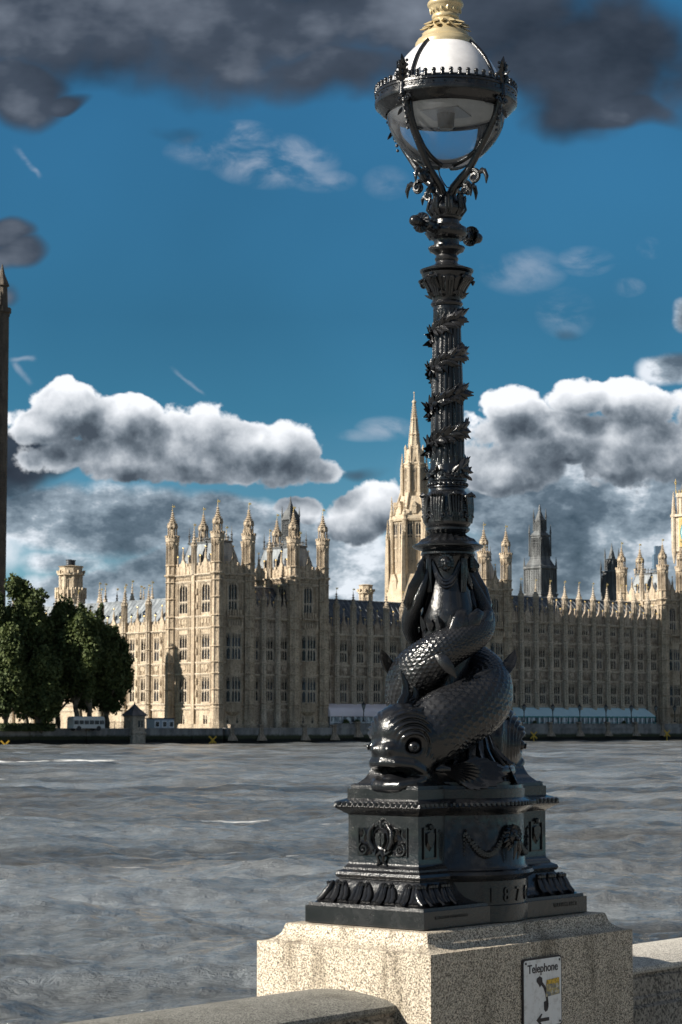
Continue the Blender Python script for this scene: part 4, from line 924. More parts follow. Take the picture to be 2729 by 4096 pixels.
# trees on the far bank
def tree(name, label, px, Y, toppx_y, rx, crown_h, n, trunks=1, lean=0, mtl=None, seed=1, cb=None, blobs=16, sz=.34, rnd=None):
    g = np.random.default_rng(seed); u, v = uv(px, toppx_y); gz = EYE-.95; top = EYE+v*Y-gz
    t = thing(name, label, 'tree', (u*Y, Y, gz)); crown_h += 2.2; cz = top-crown_h/2
    # crown: many overlapping leaf clusters gathered towards the outside of an uneven envelope
    cents = []; K = blobs*5; el = crown_h/rx/2
    for k in range(K):
        d = g.normal(size=3); d /= np.linalg.norm(d); rr0 = g.uniform(.30, 1.0)**.4*(.80+.22*math.sin(3*math.atan2(d[1], d[0])+seed)*math.cos(2.3*d[2]+seed))
        taper = 1-.12*max(0, d[2])
        cents.append((d[0]*rr0*rx*.9*taper, d[1]*rr0*rx*.9*taper, cz+d[2]*rr0*crown_h*.46, g.uniform(.15, .30)*rx))
    n = int(n*1.35); cents.append((0, 0, cz, rx*.55))
    P_ = []; tot = sum(c[3]**2 for c in cents)
    for cx, cy, czz, r_ in cents:
        k = int(n*r_**2/tot)+4; d = g.normal(size=(k, 3)); d /= np.linalg.norm(d, axis=1)[:, None]
        sub = g.normal(size=(9, 3)); sub /= np.linalg.norm(sub, axis=1)[:, None]
        w_ = (np.max(d @ sub.T, axis=1)-.55)/.45
        rr = r_*(.55+.6*np.clip(w_, -.6, 1))*g.uniform(.45, 1.1, k)
        P_.append(np.array([cx, cy, czz])+d*rr[:, None]*np.array([1, 1, min(1.5, max(.8, el))]))
    P_ = np.concatenate(P_); P_ = P_[P_[:, 2] > 1.2]; link('crown', leaf_mesh('crown', P_, sz, g, mtl or M_LEAF), t)
    tb = MB()
    for k in range(trunks):
        x0 = (k-(trunks-1)/2)*1.6; base = (x0, 0, 0); fork = (x0*1.6+lean, 0, top-crown_h*.93)
        tb.tube([base, ((x0+fork[0])/2+.2, .1, fork[2]*.5), fork, (fork[0]*1.3, 0, cz)], [.62, .48, .42, .2], 10)
        for c in cents[::6]: tb.tube([fork, ((fork[0]+c[0])/2, c[1]*.4, (fork[2]+c[2])/2+.6), c[:3]], [.3, .17, .06], 6)
    tb.obj('trunk', M_BARK, t, True); return t
tree('plane_tree', 'leftmost tree on the far bank with the yellowest sunlit top', -15, 392, 2300, 5.6, 25, 24000, seed=3)
tree('plane_tree', 'tall rounded tree second from the left edge on the far bank', 110, 397, 2272, 5.8, 26, 26000, seed=4)
tree('plane_tree', 'dense tree standing before the octagonal stone turret', 235, 402, 2345, 6.2, 22.5, 24000, seed=8)
tree('plane_tree', 'dark spreading tree with a forked pale trunk in front of the garden wing', 335, 398, 2400, 6.0, 18.5, 26000, trunks=2, seed=9)
tree('plane_tree', 'rightmost low tree, its crown overlapping the garden wing', 430, 404, 2470, 5.2, 17, 22000, seed=12)
tree('poplar_tree', 'narrow upright tree just right of the octagonal stone turret', 322, 424, 2338, 1.9, 22, 9000, seed=15, mtl=M_LEAFD, blobs=12, sz=.30)
tree('poplar_tree', 'narrow upright tree in front of the first pinnacles of the garden wing', 405, 424, 2362, 1.8, 20, 8000, seed=16, mtl=M_LEAFD, blobs=12, sz=.30)
tree('plane_tree', 'low dark tree filling the bottom left corner of the grove', 30, 388, 2480, 5.4, 17, 16000, seed=21)
tree('plane_tree', 'low dark tree between the two tall left trees', 165, 390, 2540, 4.8, 15.5, 15000, seed=22)
tree('plane_tree', 'full dark tree closing the gap between the tall rounded tree and the turret', 178, 400, 2385, 5.0, 21, 18000, seed=25)
def at(px, Y, zrel=-.95): u, v = uv(px, 2900); return (u*Y, Y, EYE+zrel)
g_ = np.random.default_rng(30)
hm = g_.uniform(-1, 1, (5000, 3))*np.array([5.5, .7, .65]); o = link('hedge', leaf_mesh('hedge', hm+np.array([0, 0, .65]), .2, g_, M_LEAFD), None, at(110, 388), (0, 0, PROT)); tag(o, 'low dark clipped hedge under the left trees', 'hedge')
# railing on the embankment wall
def railing(label, s0, s1, h=1.15):
    r = thing('railing', label, 'railing', (C0.x+s0*PU.x-1.7*PV.x, C0.y+s0*PU.y-1.7*PV.y, EYE-.5), PROT); L = s1-s0; m = MB()
    m.box(0, L, -.03, .03, h-.06, h); m.box(0, L, -.03, .03, .12, .17)
    m.obj('rail', M_DARKIRON, r); p = MB(); n = int(L/1.9)
    for k in range(n+1): x = L*k/n; p.lathe([(0, .07), (h+.1, .05), (h+.2, .02)], 6, (x, 0))
    p.obj('post', M_DARKIRON, r); b_ = MB()
    for k in range(int(L/.24)): b_.box(.1+k*.24, .13+k*.24, -.015, .015, .17, h-.06)
    b_.obj('bars', M_DARKIRON, r)
railing('dark iron railing on the embankment wall left of the small kiosk', s_of(270, -1.7), s_of(497, -1.7))
# kiosk on the wall
s_ = s_of(538, -2.0); k_ = thing('kiosk', 'small square stone kiosk with a pyramid roof on the embankment wall', 'kiosk', (C0.x+s_*PU.x-2.0*PV.x, C0.y+s_*PU.y-2.0*PV.y, EYE-1.0), PROT)
m = MB(); m.lathe([(-4.0, 2.05), (-.6, 2.05), (-.5, 2.2), (-.2, 2.2), (-.15, 1.95), (2.55, 1.95), (2.6, 2.1), (2.75, 2.1)], 4, (0, 0), math.pi/4)
for sx in (-1, 1): m.box(sx*.35-.1, sx*.35+.1, -1.46, -1.38, .2, 2.3); m.box(-1.46, -1.38, sx*.35-.1, sx*.35+.1, .2, 2.3)
m.obj('wall', mat('kiosk_stone', lime((.66, .57, .46), (.48, .41, .32), (.14, .12, .10), .4)), k_)
m = MB(); m.lathe([(2.75, 2.45), (2.95, 2.4), (3.9, 1.15), (4.7, .32), (4.9, .12), (5.3, .06)], 4, (0, 0), math.pi/4); m.obj('roof', M_ROOF, k_)
m = MB(); m.box(.3-.55, .3+.55, -1.42, -1.39, .7, 1.9); m.box(-1.42, -1.39, -.5, .5, .7, 1.9); m.obj('window', M_PANE, k_)
# site cabin and white van behind the wall
M_CABIN = mat('grey_blue_cabin', None, Base_Color=(.38, .46, .55), Roughness=.5)
s0, s1 = s_of(582, 1.5), s_of(693, -1.0); c_ = thing('site_cabin', 'long low grey blue cabin with two white-framed windows at the foot of the tower', 'cabin', (C0.x+s0*PU.x-1.2*PV.x, C0.y+s0*PU.y-1.2*PV.y, EYE-.95), PROT)
L = (s1-s0); m = MB(); m.box(0, L, 0, 2.4, .0, 2.15); m.obj('wall', M_CABIN, c_); m = MB(); m.box(-.15, L+.15, -.15, 2.55, 2.15, 2.35); m.obj('roof', M_ROOF, c_)
for x in (L*.14, L*.52, L*.86):
    m = MB(); m.box(x-.6, x+.6, -.10, -.01, .55, 1.85); f = m.obj('window', M_WHITE, c_); m = MB(); m.box(x-.38, x+.38, -.13, -.105, .75, 1.62); m.obj('pane', M_PANE, f)
v_o = thing('white_van', 'small white bus parked under the trees, left of the stone kiosk', 'bus', at(345, 396), R(38))
m = MB(); L = 6.6
for z0, z1, ins in ((.45, 1.15, 0), (1.85, 2.35, .03)): m.rings([[(-L/2+.05, -1.1+ins, z0), (L/2-.05, -1.1+ins, z0), (L/2, 1.1-ins, z0), (-L/2, 1.1-ins, z0)], [(-L/2+.1, -1.1+ins, z1), (L/2-.1, -1.1+ins, z1), (L/2-.1, 1.1-ins, z1), (-L/2+.1, 1.1-ins, z1)]])
m.rings([[(-L/2+.1, -1.07, 2.35), (L/2-.1, -1.07, 2.35), (L/2-.1, 1.07, 2.35), (-L/2+.1, 1.07, 2.35)], [(-L/2+.3, -.85, 2.55), (L/2-.3, -.85, 2.55), (L/2-.3, .85, 2.55), (-L/2+.3, .85, 2.55)]])
for k in range(7): x = -L/2+.15+(L-.3)*k/6; m.box(x-.06, x+.06, -1.09, 1.09, 1.15, 1.85)
m.obj('body', mat('bus_paint', None, Base_Color=(.55, .58, .58), Roughness=.45), v_o); m = MB(); m.box(-L/2+.12, L/2-.12, -1.04, 1.04, 1.15, 1.85); m.obj('window', M_PANE, v_o)
for x in (-L*.32, L*.30):
    for y in (-1.0, 1.0):
        m = MB(); m.rings([[(x+.45*math.cos(a), y-.12, .45+.45*math.sin(a)) for a in np.linspace(0, 2*math.pi, 15)[:-1]], [(x+.45*math.cos(a), y+.12, .45+.45*math.sin(a)) for a in np.linspace(0, 2*math.pi, 15)[:-1]]]); m.obj('wheel', M_DARKIRON, v_o)
v_o.name = 'parked_bus'
# yellow cross beacons standing in the river off the wall
M_YEL = mat('weathered_yellow_paint', None, Base_Color=(.85, .52, .06), Roughness=.6)
for px, Y, py, tx in ((20, 383, 2975, 'at the far left below the trees'), (851, 412, 2956, 'below the corner of the sunlit tower'), (2135, 474, 2937, 'just right of the dolphin lamp'), (2668, 503, 2930, 'near the right edge below the marquee end')):
    u, v = uv(px, py); zt = EYE+v*Y; o = thing('cross_beacon', 'yellow cross beacon in the river '+tx, 'beacon', (u*Y, Y, -1.2), R(15), 'yellow cross beacons along the far wall')
    m = MB(); m.lathe([(0, .16), (zt+1.2-.3, .13)], 8); m.obj('post', M_YEL, o)
    m = MB()
    for sgn in (-1, 1): m.xf(Matrix.Translation((0, -.12, zt+1.2-.2)) @ Matrix.Rotation(sgn*R(45), 4, 'Y'), MB().box(-1.0, 1.0, -.05-.03*sgn, .05-.03*sgn, -.13, .13))
    m.obj('cross', M_YEL, o)
# gulls resting on the water
for i, (px, py, tx) in enumerate([(655, 3108, 'left gull of a loose pair afloat in mid river'), (682, 3113, 'right gull of a loose pair afloat in mid river'), (288, 3138, 'single gull afloat nearest the left edge')]):
    u, v = uv(px, py); Y = EYE/-v; o = thing('gull', tx, 'bird', (u*Y, Y, .05), R(20+i*90))
    m = MB(); m.tube([(-.28, 0, .12), (-.15, 0, .10), (0, 0, .10), (.12, 0, .13), (.17, 0, .24), (.20, 0, .31), (.30, 0, .30)], [.02, .07, .10, .08, .05, .05, .012], 8); m.obj('body', M_WHITE, o, True)
    m = MB()
    for s_ in (-1, 1): m.rings([[(.08, s_*.08, .16), (-.10, s_*.11, .17), (-.33, s_*.03, .16)], [(.08, s_*.06, .20), (-.10, s_*.07, .21), (-.33, s_*.02, .18)]])
    m.obj('wing', mat('gull_grey', None, Base_Color=(.4, .42, .45), Roughness=.7), o)
# ================================================================ STONE PARAPET AND THE DOLPHIN LAMP
AX = Vector((.582, 12.0)); LROT = R(50); STZ = EYE-1.019
# granite pier under the lamp (local x along the wall, -y towards the promenade)
pr = thing('granite_pier', 'speckled granite pier carrying the lamp, its left face brightly sunlit', 'pier', (*AX, EYE-2.45), LROT)
zt = -1.019+2.45-.004; ze = -1.120+2.45; Sa, Sb = .9065, .573
def rect(a, b, z, r=.006):
    p = []
    for sx, sy in ((-1, -1), (1, -1), (1, 1), (-1, 1)):
        for k in range(4):
            t_ = {(-1, -1): 180, (1, -1): 270, (1, 1): 0, (-1, 1): 90}[(sx, sy)]+k*30; p.append((sx*(a-r)+r*math.cos(R(t_)), sy*(b-r)+r*math.sin(R(t_)), z))
    return p
m = MB(); cove = []
for k in range(9):                                              # hollow chamfer from the bed of the lamp to the vertical faces
    f = k/8; ins = .105*(1-f); zz = zt-.006-(zt-.006-ze-.006)*math.sqrt(max(0, 1-(1-f)**2))
    cove.append(rect(Sa-ins, Sb-ins, zz))
m.rings([rect(Sa, Sb, -6.5), rect(Sa, Sb, -.02)]+[rect(Sa, Sb, .4), rect(Sa, Sb, ze-.004)]+cove[::-1]+[rect(Sa-.112, Sb-.112, zt)])
m.obj('block', M_GRAN, pr, R(30))
# parapet walls on both sides with a cambered coping
def para(name, label, a0, a1):
    o = thing(name, label, 'wall', (AX.x+a0*math.cos(LROT), AX.y+a0*math.sin(LROT), EYE-2.45), LROT); L = a1-a0; zc = 2.45
    prof = [(-.355, -1.405), (-.362, -1.39), (-.355, -1.372), (-.30, -1.352), (-.2, -1.335), (-.1, -1.324), (0, -1.320), (.1, -1.324), (.2, -1.335), (.3, -1.352), (.355, -1.372), (.362, -1.39), (.355, -1.405)]
    m = MB(); ns = max(2, int(L/.3)); m.rings([[(L*i/ns, y, z+zc) for y, z in prof] for i in range(ns+1)])
    for k in range(1, int(L/2.1)+1): pass
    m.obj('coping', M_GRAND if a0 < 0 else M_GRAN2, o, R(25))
    m = MB(); wp = [(-.345, -1.405), (-.335, -1.415), (-.335, -1.425), (-.35, -1.435), (-.35, -1.53), (-.37, -1.545), (-.37, -1.575), (-.40, -1.59), (-.40, -2.46), (.40, -2.46), (.40, -1.59), (.35, -1.53), (.345, -1.405)]
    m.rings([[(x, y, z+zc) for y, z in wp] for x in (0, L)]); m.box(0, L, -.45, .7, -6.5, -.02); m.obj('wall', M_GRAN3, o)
M_GRAN2 = mat('lit_coping_granite', granite_fn((.78, .74, .66), (.55, .51, .44), (.2, .18, .16), 210, .35))  # right coping: paler copy, sunlight put into its colour
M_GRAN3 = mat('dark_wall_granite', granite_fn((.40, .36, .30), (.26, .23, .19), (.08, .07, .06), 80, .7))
para('parapet_wall', 'granite parapet wall with dark shaded coping running to the lower left', -9.5, -Sa-.001)
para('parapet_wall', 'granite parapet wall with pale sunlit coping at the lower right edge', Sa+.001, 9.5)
m = MB(); m.box(-60, 60, -14, -.45, -.5, 0); o = m.obj('promenade', M_PAVE, None, loc=(*AX, EYE-2.45), rot=(0, 0, LROT)); o['kind'] = 'structure'

# telephone sign
sg = thing('telephone_sign', 'white metal telephone sign with handset, arrow and torn sticker, on the granite pier', 'sign',
           (AX.x+.022*math.cos(LROT)+(Sb+.004)*math.sin(LROT), AX.y+.022*math.sin(LROT)-(Sb+.004)*math.cos(LROT), EYE-1.552), LROT)
M_SIGNW = mat('sign_enamel', lambda t, b: t.l.new(t.mix(t.mrange(t.noise(ocoord(t), 22, 6, .7), .48, .74, 0, .55), (.86, .85, .83), (.42, .38, .33)), b.inputs['Base Color']), Roughness=.4)
M_SIGNB = mat('sign_black', None, Base_Color=(.03, .02, .02), Roughness=.5)
def rrect(w_, h_, r, cx=0, cz=0, n=5):
    p = []
    for sx, sz, t0 in ((1, 1, 0), (-1, 1, 90), (-1, -1, 180), (1, -1, 270)):
        for k in range(n+1): t_ = R(t0+90*k/n); p.append((cx+sx*(w_/2-r)+r*math.cos(t_), cz+sz*(h_/2-r)+r*math.sin(t_)))
    return p
def plate(pts, y0, y1): mb = MB(); mb.rings([[(x, y0, z) for x, z in pts], [(x, y1, z) for x, z in pts]]); return mb
plate(rrect(.352, .362, .022, 0, .176), 0, -.007).obj('border', M_SIGNB, sg)
plate(rrect(.334, .344, .016, 0, .176), -.0072, -.0095).obj('panel', M_SIGNW, sg)
def text(body, size, ext, mtl, parent, name, sx=1.0, align='CENTER'):
    cu = bpy.data.curves.new(name, 'FONT'); cu.body = body; cu.size = size; cu.extrude = ext; cu.align_x = align; cu.offset = size*.012
    tmp = bpy.data.objects.new('tmp', cu); COL.objects.link(tmp); me = bpy.data.meshes.new_from_object(tmp.evaluated_get(bpy.context.evaluated_depsgraph_get()))
    bpy.data.objects.remove(tmp); me.name = name; me.materials.clear(); me.materials.append(mtl)
    o = link(name, me, parent, rot=(R(90), 0, 0)); o.scale = (sx, 1, 1); return o
o = text('Telephone', .062, .001, M_SIGNB, sg, 'lettering', 1.02); o.location = (.0, -.0105, .282)
mb = MB()
def poly(pts, y=-.0105, t_=.001): mb.rings([[(x, y, z) for x, z in pts], [(x, y-t_, z) for x, z in pts]])
poly([(-.055, .252), (-.03, .262), (-.008, .252), (-.006, .232), (-.018, .214), (-.03, .205), (-.038, .218), (-.058, .236)])       # ear piece
arc = [(-.012, .236), (.022, .205), (.040, .165), (.046, .125), (.040, .10)]; arc2 = [(.022, .10), (.028, .125), (.022, .165), (.006, .196), (-.022, .222)]; poly(arc+arc2)
poly([(.006, .128), (.040, .134), (.048, .118), (.046, .098), (.038, .082), (.020, .076), (.008, .088)])                          # mouth piece
poly([(-.062, .040), (-.018, .070), (-.008, .068), (-.026, .047), (.052, .047), (.052, .029), (-.026, .029), (-.010, .008), (-.020, .006)])
mb.obj('pictogram', M_SIGNB, sg)
def stick_fn(t, b):
    c = ocoord(t); sp = t.new('ShaderNodeSeparateXYZ'); t.l.new(c, sp.inputs[0]); n = t.noise(c, 38, 4, .6, 1.0); 
    pic = t.ramp(n, [(.3, (.05, .06, .08)), (.45, (.25, .25, .24)), (.55, (.55, .40, .10)), (.66, (.65, .68, .72))], 'LINEAR')
    ye = t.mix(t.mrange(t.noise(t.vm('MULTIPLY', c, (2.2, 1, .9)), 60, 2, .5), .52, .58), (.80, .50, .05), (.12, .08, .02))
    t.l.new(t.mix(t.mrange(sp.outputs[2], .0180, .0185), pic, ye), b.inputs['Base Color'])
m = MB(); m.rings([[(-.062, 0, -.045), (.066, 0, -.038), (.062, 0, .046), (-.05, 0, .040)], [(-.062, -.001, -.045), (.066, -.001, -.038), (.062, -.001, .046), (-.05, -.001, .040)]])
m.obj('sticker', mat('torn_sticker', stick_fn, Roughness=.5), sg, loc=(.082, -.0122, .197))
m = MB()
for x, z in ((-.152, .018), (.152, .018), (-.152, .334), (.152, .334)): m.rings([[(x+.006*math.cos(a), y, z+.006*math.sin(a)) for a in np.linspace(0, 6.28, 9)[:-1]] for y in (-.0095, -.0125)])
m.obj('rivet', M_DARKIRON, sg)

# ---------------------------------------------------------------- the lamp
LZ = 1.019
lamp = thing('dolphin_lamp', 'tall black cast iron lamp with two coiled scaly fish and a gold-capped globe', 'street lamp', (*AX, STZ), LROT)
def rz(py, hw): h = uv(1780, py)[1]*12; return h+LZ, hw*(12*CP+h*SP)/F_PX
def prof(lst): return [rz(*p) for p in lst]
def T(z): return z/1.96
# pedestal: rectangular loft with bowed centre on both long sides
La, Lb = .728, .392
steps = [(0, 0), (.088, 0), (.089, .012), (.104, .015), (.108, .038), (.115, .052), (.135, .078), (.165, .098), (.20, .112), (.222, .124), (.226, .128), (.232, .116), (.246, .110), (.260, .116), (.266, .128), (.272, .140), (.282, .142), (.290, .150), (.30, .158),
         (.31, .160), (.553, .160), (.560, .155), (.566, .142), (.575, .132), (.588, .112), (.598, .104), (.614, .108), (.628, .122), (.636, .146), (.640, .156), (.690, .156), (.691, .168), (.708, .170), (.716, .180)]
m = MB(); ped = [(z, i) for z, i in steps]
m.rings([[(-(La-i), -(Lb-i), z), (La-i, -(Lb-i), z), (La-i, Lb-i, z), (-(La-i), Lb-i, z)] for z, i in ped])
Cb = .392+.06-.50; 
def bowring(z, o_, side, n=28):                                  # o_: radial growth
    r_ = .50+o_; h = .392; a = math.asin(min(.99, (.385+o_*.35)/r_)); p = [(r_*math.sin(-a+2*a*k/n), -(Cb+r_*math.cos(-a+2*a*k/n)), z) for k in range(n+1)]
    return [(x, side*y, zz) for x, y, zz in p+[(p[-1][0], -.02, z), (p[0][0], -.02, z)]]
bs = [(0.001, -.028), (.086, -.028), (.09, -.04), (.212, -.04), (.22, -.032), (.23, -.018), (.246, -.008), (.262, -.016), (.27, -.04), (.29, -.052), (.553, -.058), (.566, -.04), (.588, -.012), (.599, -.004), (.615, -.008), (.63, -.03), (.641, -.052), (.688, -.052), (.689, -.06), (.706, -.062)]
for side in (1, -1): m.rings([bowring(z, o_, side) for z, o_ in bs])
ptop = .716
m.rings([[(sx*(La-i), sy*(Lb-i), z) for sx, sy in ((-1, -1), (1, -1), (1, 1), (-1, 1))] for z, i in ((.708, .185), (.722, .20), (.745, .222), (.775, .238), (.80, .245))])
pedo = m.obj('pedestal', M_IRON, lamp, R(30))
# ---- ornament helpers: a leaf that lies on a frame (origin, right, up, out)
def V3(*a): return Vector(a)
def leaf(mb, o, up, out, ln, wd, curl=.25, n=6, mid=.012, veins=0):
    up = Vector(up).normalized(); out = Vector(out); out = (out-up*out.dot(up)).normalized(); rt = up.cross(out); rs = []
    for i in range(n+1):
        f = i/n; w_ = wd*math.sin(math.pi*min(.97, max(.08, f**.75)))*.5+.001; c = Vector(o)+up*(ln*f)+out*(curl*ln*f*f)
        rs.append([tuple(c-rt*w_-out*w_*.22), tuple(c-rt*w_*.45+out*w_*.18), tuple(c+out*(mid*math.sin(math.pi*f)+.002)), tuple(c+rt*w_*.45+out*w_*.18), tuple(c+rt*w_-out*w_*.22), tuple(c-out*(w_*.35+.002))])
    mb.rings(rs)
def scroll(mb, o, rt, up, out, r0, turns=1.6, th=.008, sgn=1, n=26, start=0.0):
    o, rt, up, out = map(Vector, (o, rt, up, out)); pts = []; rad = []
    for i in range(n+1):
        f = i/n; a = start+sgn*turns*2*math.pi*f; r_ = r0*(1-f*.82); pts.append(o+rt*(r_*math.cos(a))+up*(r_*math.sin(a))+out*(.004*f)); rad.append(th*(1-.45*f))
    mb.tube(pts, rad, 6); mb.ball(pts[-1], th*1.3, 6)
def acanth_face(mb, o, rt, out, n, wd, z0, z1, cf):              # lobed leaves lying in a cove; cf(z) = distance of the surface
    rt, out = Vector(rt), Vector(out)
    for k in range(n):
        c = -wd/2+(k+.5)*wd/n; q = wd/n
        for e in (-.36, -.18, .18, .36):
            pts = []
            for i in range(6):
                f = i/5; z = z0+(z1-z0)*(.05+.85*f); pts.append(Vector(o)+rt*(c+e*q*(1-.55*f*f if abs(e) > .3 else 1-.3*f)+.02*(f-.5))+out*(cf(z)+.004)+Vector((0, 0, z)))
            mb.tube(pts, [.016, .018, .018, .016, .012, .006], 8)
        p = Vector(o)+rt*c+out*(cf(z0+(z1-z0)*.8)+.020)+Vector((0, 0, z0+(z1-z0)*.80))
        for s_ in (-1, 0, 1): mb.ball(p+rt*s_*.022, .012, 6)
        pts = [Vector(o)+rt*(c-.006+.012*f)+out*(cf(z0+(z1-z0)*f*.8)+.018)+Vector((0, 0, z0+(z1-z0)*f*.8)) for f in (0, .25, .5, .75, 1)]; mb.tube(pts, [.012, .010, .009, .009, .008], 6)
        for f in (.2, .35, .5, .65):
            for s_ in (-1, 1): z = z0+(z1-z0)*f; mb.ball(Vector(o)+rt*(c+s_*.024)+out*(cf(z)+.008)+Vector((0, 0, z)), .0065, 5)
def covef(base): 
    zs = [s_[0] for s_ in steps]; iv = [s_[1] for s_ in steps]
    return lambda z: base-float(np.interp(z, zs, iv))
for sx in (-1, 1): om = MB(); acanth_face(om, (0, 0, 0), (0, 1, 0), (sx, 0, 0), 4, 2*Lb-.16, .108, .226, covef(La)); om.obj('acanthus_band', M_IRON, pedo, R(50))
for sy in (-1, 1):
    for c in (-.53, .53): om = MB(); acanth_face(om, (c, 0, 0), (1, 0, 0), (0, sy, 0), 3, .30, .108, .226, covef(Lb)); om.obj('acanthus_band', M_IRON, pedo, R(50))
# egg-and-leaf enrichment on the cornice roll
for sx in (-1, 1):
    om = MB()
    for k in range(15): y = -(Lb-.12)+(2*(Lb-.12))*(k+.5)/15; om.ball((sx*(La-.108), y, .612), .016, 6, (1, 1, .9)); om.ball((sx*(La-.103), y+.014, .598), .008, 5)
    om.obj('egg_moulding', M_IRON, pedo, R(50))
for sy in (-1, 1):
    om = MB()
    for c0, n in ((-.60, 6), (.60, 6)):
        om = MB()
        for k in range(n): x = c0-math.copysign(1, c0)*k*.038; om.ball((x, sy*(Lb-.108), .612), .015, 6)
        om.obj('egg_moulding', M_IRON, pedo, R(50))
    om = MB()
    for k in range(26): a = -.82+1.64*(k+.5)/26; om.ball((.497*math.sin(a), sy*(Cb+.497*math.cos(a)), .612), .013, 6, (1, 1, 1.1))
    om.obj('egg_moulding', M_IRON, pedo, R(50))
# end panels with a wreathed shield
for sx in (-1, 1):
    om = MB()
    fx = sx*(La-.160); P3 = lambda y, z, d=0.0: (fx+sx*d, y, z)
    for (y0, y1, z0, z1) in ((-.165, .165, .345, .353), (-.165, .165, .487, .495), (-.165, -.157, .353, .487), (.157, .165, .353, .487)): om.box(fx-sx*.002, fx+sx*.008, y0, y1, z0, z1)
    zc = .432
    om.rings([[P3(.055*math.cos(a)*s_, zc+.068*math.sin(a)*s_, d) for a in np.linspace(0, 2*math.pi, 25)[:-1]] for s_, d in ((1.0, 0), (.98, .016), (.85, .022), (.78, .014), (.74, .012))])
    om.rings([[P3(y*s_, zc+z*s_, d) for y, z in ((-.030, .035), (.030, .035), (.032, -.01), (.018, -.032), (0, -.042), (-.018, -.032), (-.032, -.01))] for s_, d in ((1, .012), (.92, .026))])
    om.box(fx, fx+sx*.030, -.030, .030, zc+.006, zc+.014); om.box(fx, fx+sx*.030, -.005, .005, zc-.036, zc+.034)
    for e in (-1, 1):
        om.tube([P3(e*.048, zc-.05, .014), P3(e*.075, zc-.01, .02), P3(e*.072, zc+.045, .02), P3(e*.04, zc+.078, .016)], [.012, .014, .012, .008], 8)
        scroll(om, P3(e*.122, zc-.052, .010), (0, e, 0), (0, 0, 1), (sx, 0, 0), .034, 1.5, .0085, -1, start=1.2)
        for (y, z, ay, az, L_) in ((.080, zc-.01, .5, 1, .075), (.10, zc+.0, .15, 1, .06), (.10, zc-.03, 1, .4, .05), (.07, zc-.055, .8, -.6, .05), (.12, zc-.02, -.3, 1, .05), (.145, zc+.01, 0, 1, .045)):
            leaf(om, P3(e*y, z, .004), (0, e*ay, az), (sx, 0, 0), L_, .028, .2, 5, .008)
        om.tube([P3(0, zc-.06, .014), P3(e*.022, zc-.085, .022), P3(e*.012, zc-.11, .016), P3(e*.034, zc-.135, .008)], [.012, .010, .009, .004], 6)
        om.tube([P3(e*.055, zc-.06, .012), P3(e*.03, zc-.075, .02), P3(e*.03, zc-.05, .02)], [.008, .012, .006], 6)
    for (y, z, r_) in ((0, .075, .018), (-.018, .082, .012), (.018, .082, .014), (0, .098, .010), (.03, .072, .013), (-.03, .07, .012)): om.ball(P3(y, zc+z, .012), r_, 7)
    om.obj('shield_panel', M_IRON, pedo, R(50))
# long sides: pier panels, swag, lion mask on the bow
for sy in (-1, 1):
    om = MB(); fy = sy*(Lb-.160)
    for c in (-.475, .475):
        for (x0, x1, z0, z1) in ((-.055, .055, .335, .343), (-.055, .055, .49, .498), (-.055, -.048, .343, .49), (.048, .055, .343, .49)): om.box(c+x0, c+x1, fy-sy*.002, fy+sy*.008, z0, z1)
        om.rings([[(c+x, fy+sy*d, .42+z) for x, z in ((-.03, .045), (0, .055), (.03, .045), (.028, 0), (0, -.03), (-.028, 0))] for d in (0, .012)])
        for e in (-1, 1): leaf(om, (c, fy, .375), (e*.5, 0, 1), (0, sy, 0), .06, .024, .2, 5, .008)
        om.ball((c, fy+sy*.008, .50), .018, 7); om.obj('pier_panel', M_IRON, pedo, R(50)); om = MB()
    bow = lambda a, z, d=0.0: Vector(((.442+d)*math.sin(a), sy*(Cb+(.442+d)*math.cos(a)), z))
    for s_ in (-1, 1):
        for k in range(22):
            f = k/21; a = s_*(.10+.55*f); z = .46-.11*math.sin(math.pi*f); om.ball(bow(a, z, .010), .014+.008*math.sin(math.pi*f), 6)
            if k % 3 == 0: om.ball(bow(a, z+.016, .018), .010, 5)
        for k in range(6): om.ball(bow(s_*.66, .45-.02*k, .008), .013-.0015*k, 6)
    c = bow(0, .44, .02); out = Vector((0, sy, 0))                # mask with mane
    om.ball(c, .042, 12, (.85, .8, 1.1)); om.ball(c+out*.032+V3(0, 0, -.012), .018, 8, (1, 1, .8))
    for e in (-1, 1): om.ball(c+out*.028+V3(e*.016, 0, .014), .009, 6); om.tube([c+V3(e*.012, sy*.03, -.025), c+V3(e*.02, sy*.034, -.07), c+V3(e*.016, sy*.02, -.12)], [.011, .010, .003], 6)
    for k in range(15): a = R(-55+290*k/14); d = V3(math.cos(a), 0, math.sin(a)); om.tube([c+d*.034, c+d*.058+out*.012, c+d*.075-V3(0, 0, .012)], [.011, .012, .003], 6)
    om.obj('swag_mask', M_IRON, pedo, R(50))
for k, ch in enumerate('1870'):                                  # founding year on the bow
    for sy, ro in ((-1, 0), (1, 180)):
        a = (-.33+.22*k); rr = .4605; o = text(ch, .105, .006, M_IRON, pedo, 'year_numeral', .8)
        if sy < 0: o.location = (rr*math.sin(a), -(Cb+rr*math.cos(a)), .105); o.rotation_euler = (R(90), 0, a)
        else: o.location = (-rr*math.sin(a), (Cb+rr*math.cos(a)), .105); o.rotation_euler = (R(90), 0, a+math.pi)
o = text('MASEFIELD & CO FOUNDERS', .021, .0025, M_IRON, pedo, 'founder_inscription'); o.location = (-.50, -Lb-.001, .048)
o = text('VULLIAMY ARCT', .030, .0025, M_IRON, pedo, 'architect_inscription'); o.location = (.52, -Lb-.001, .045)

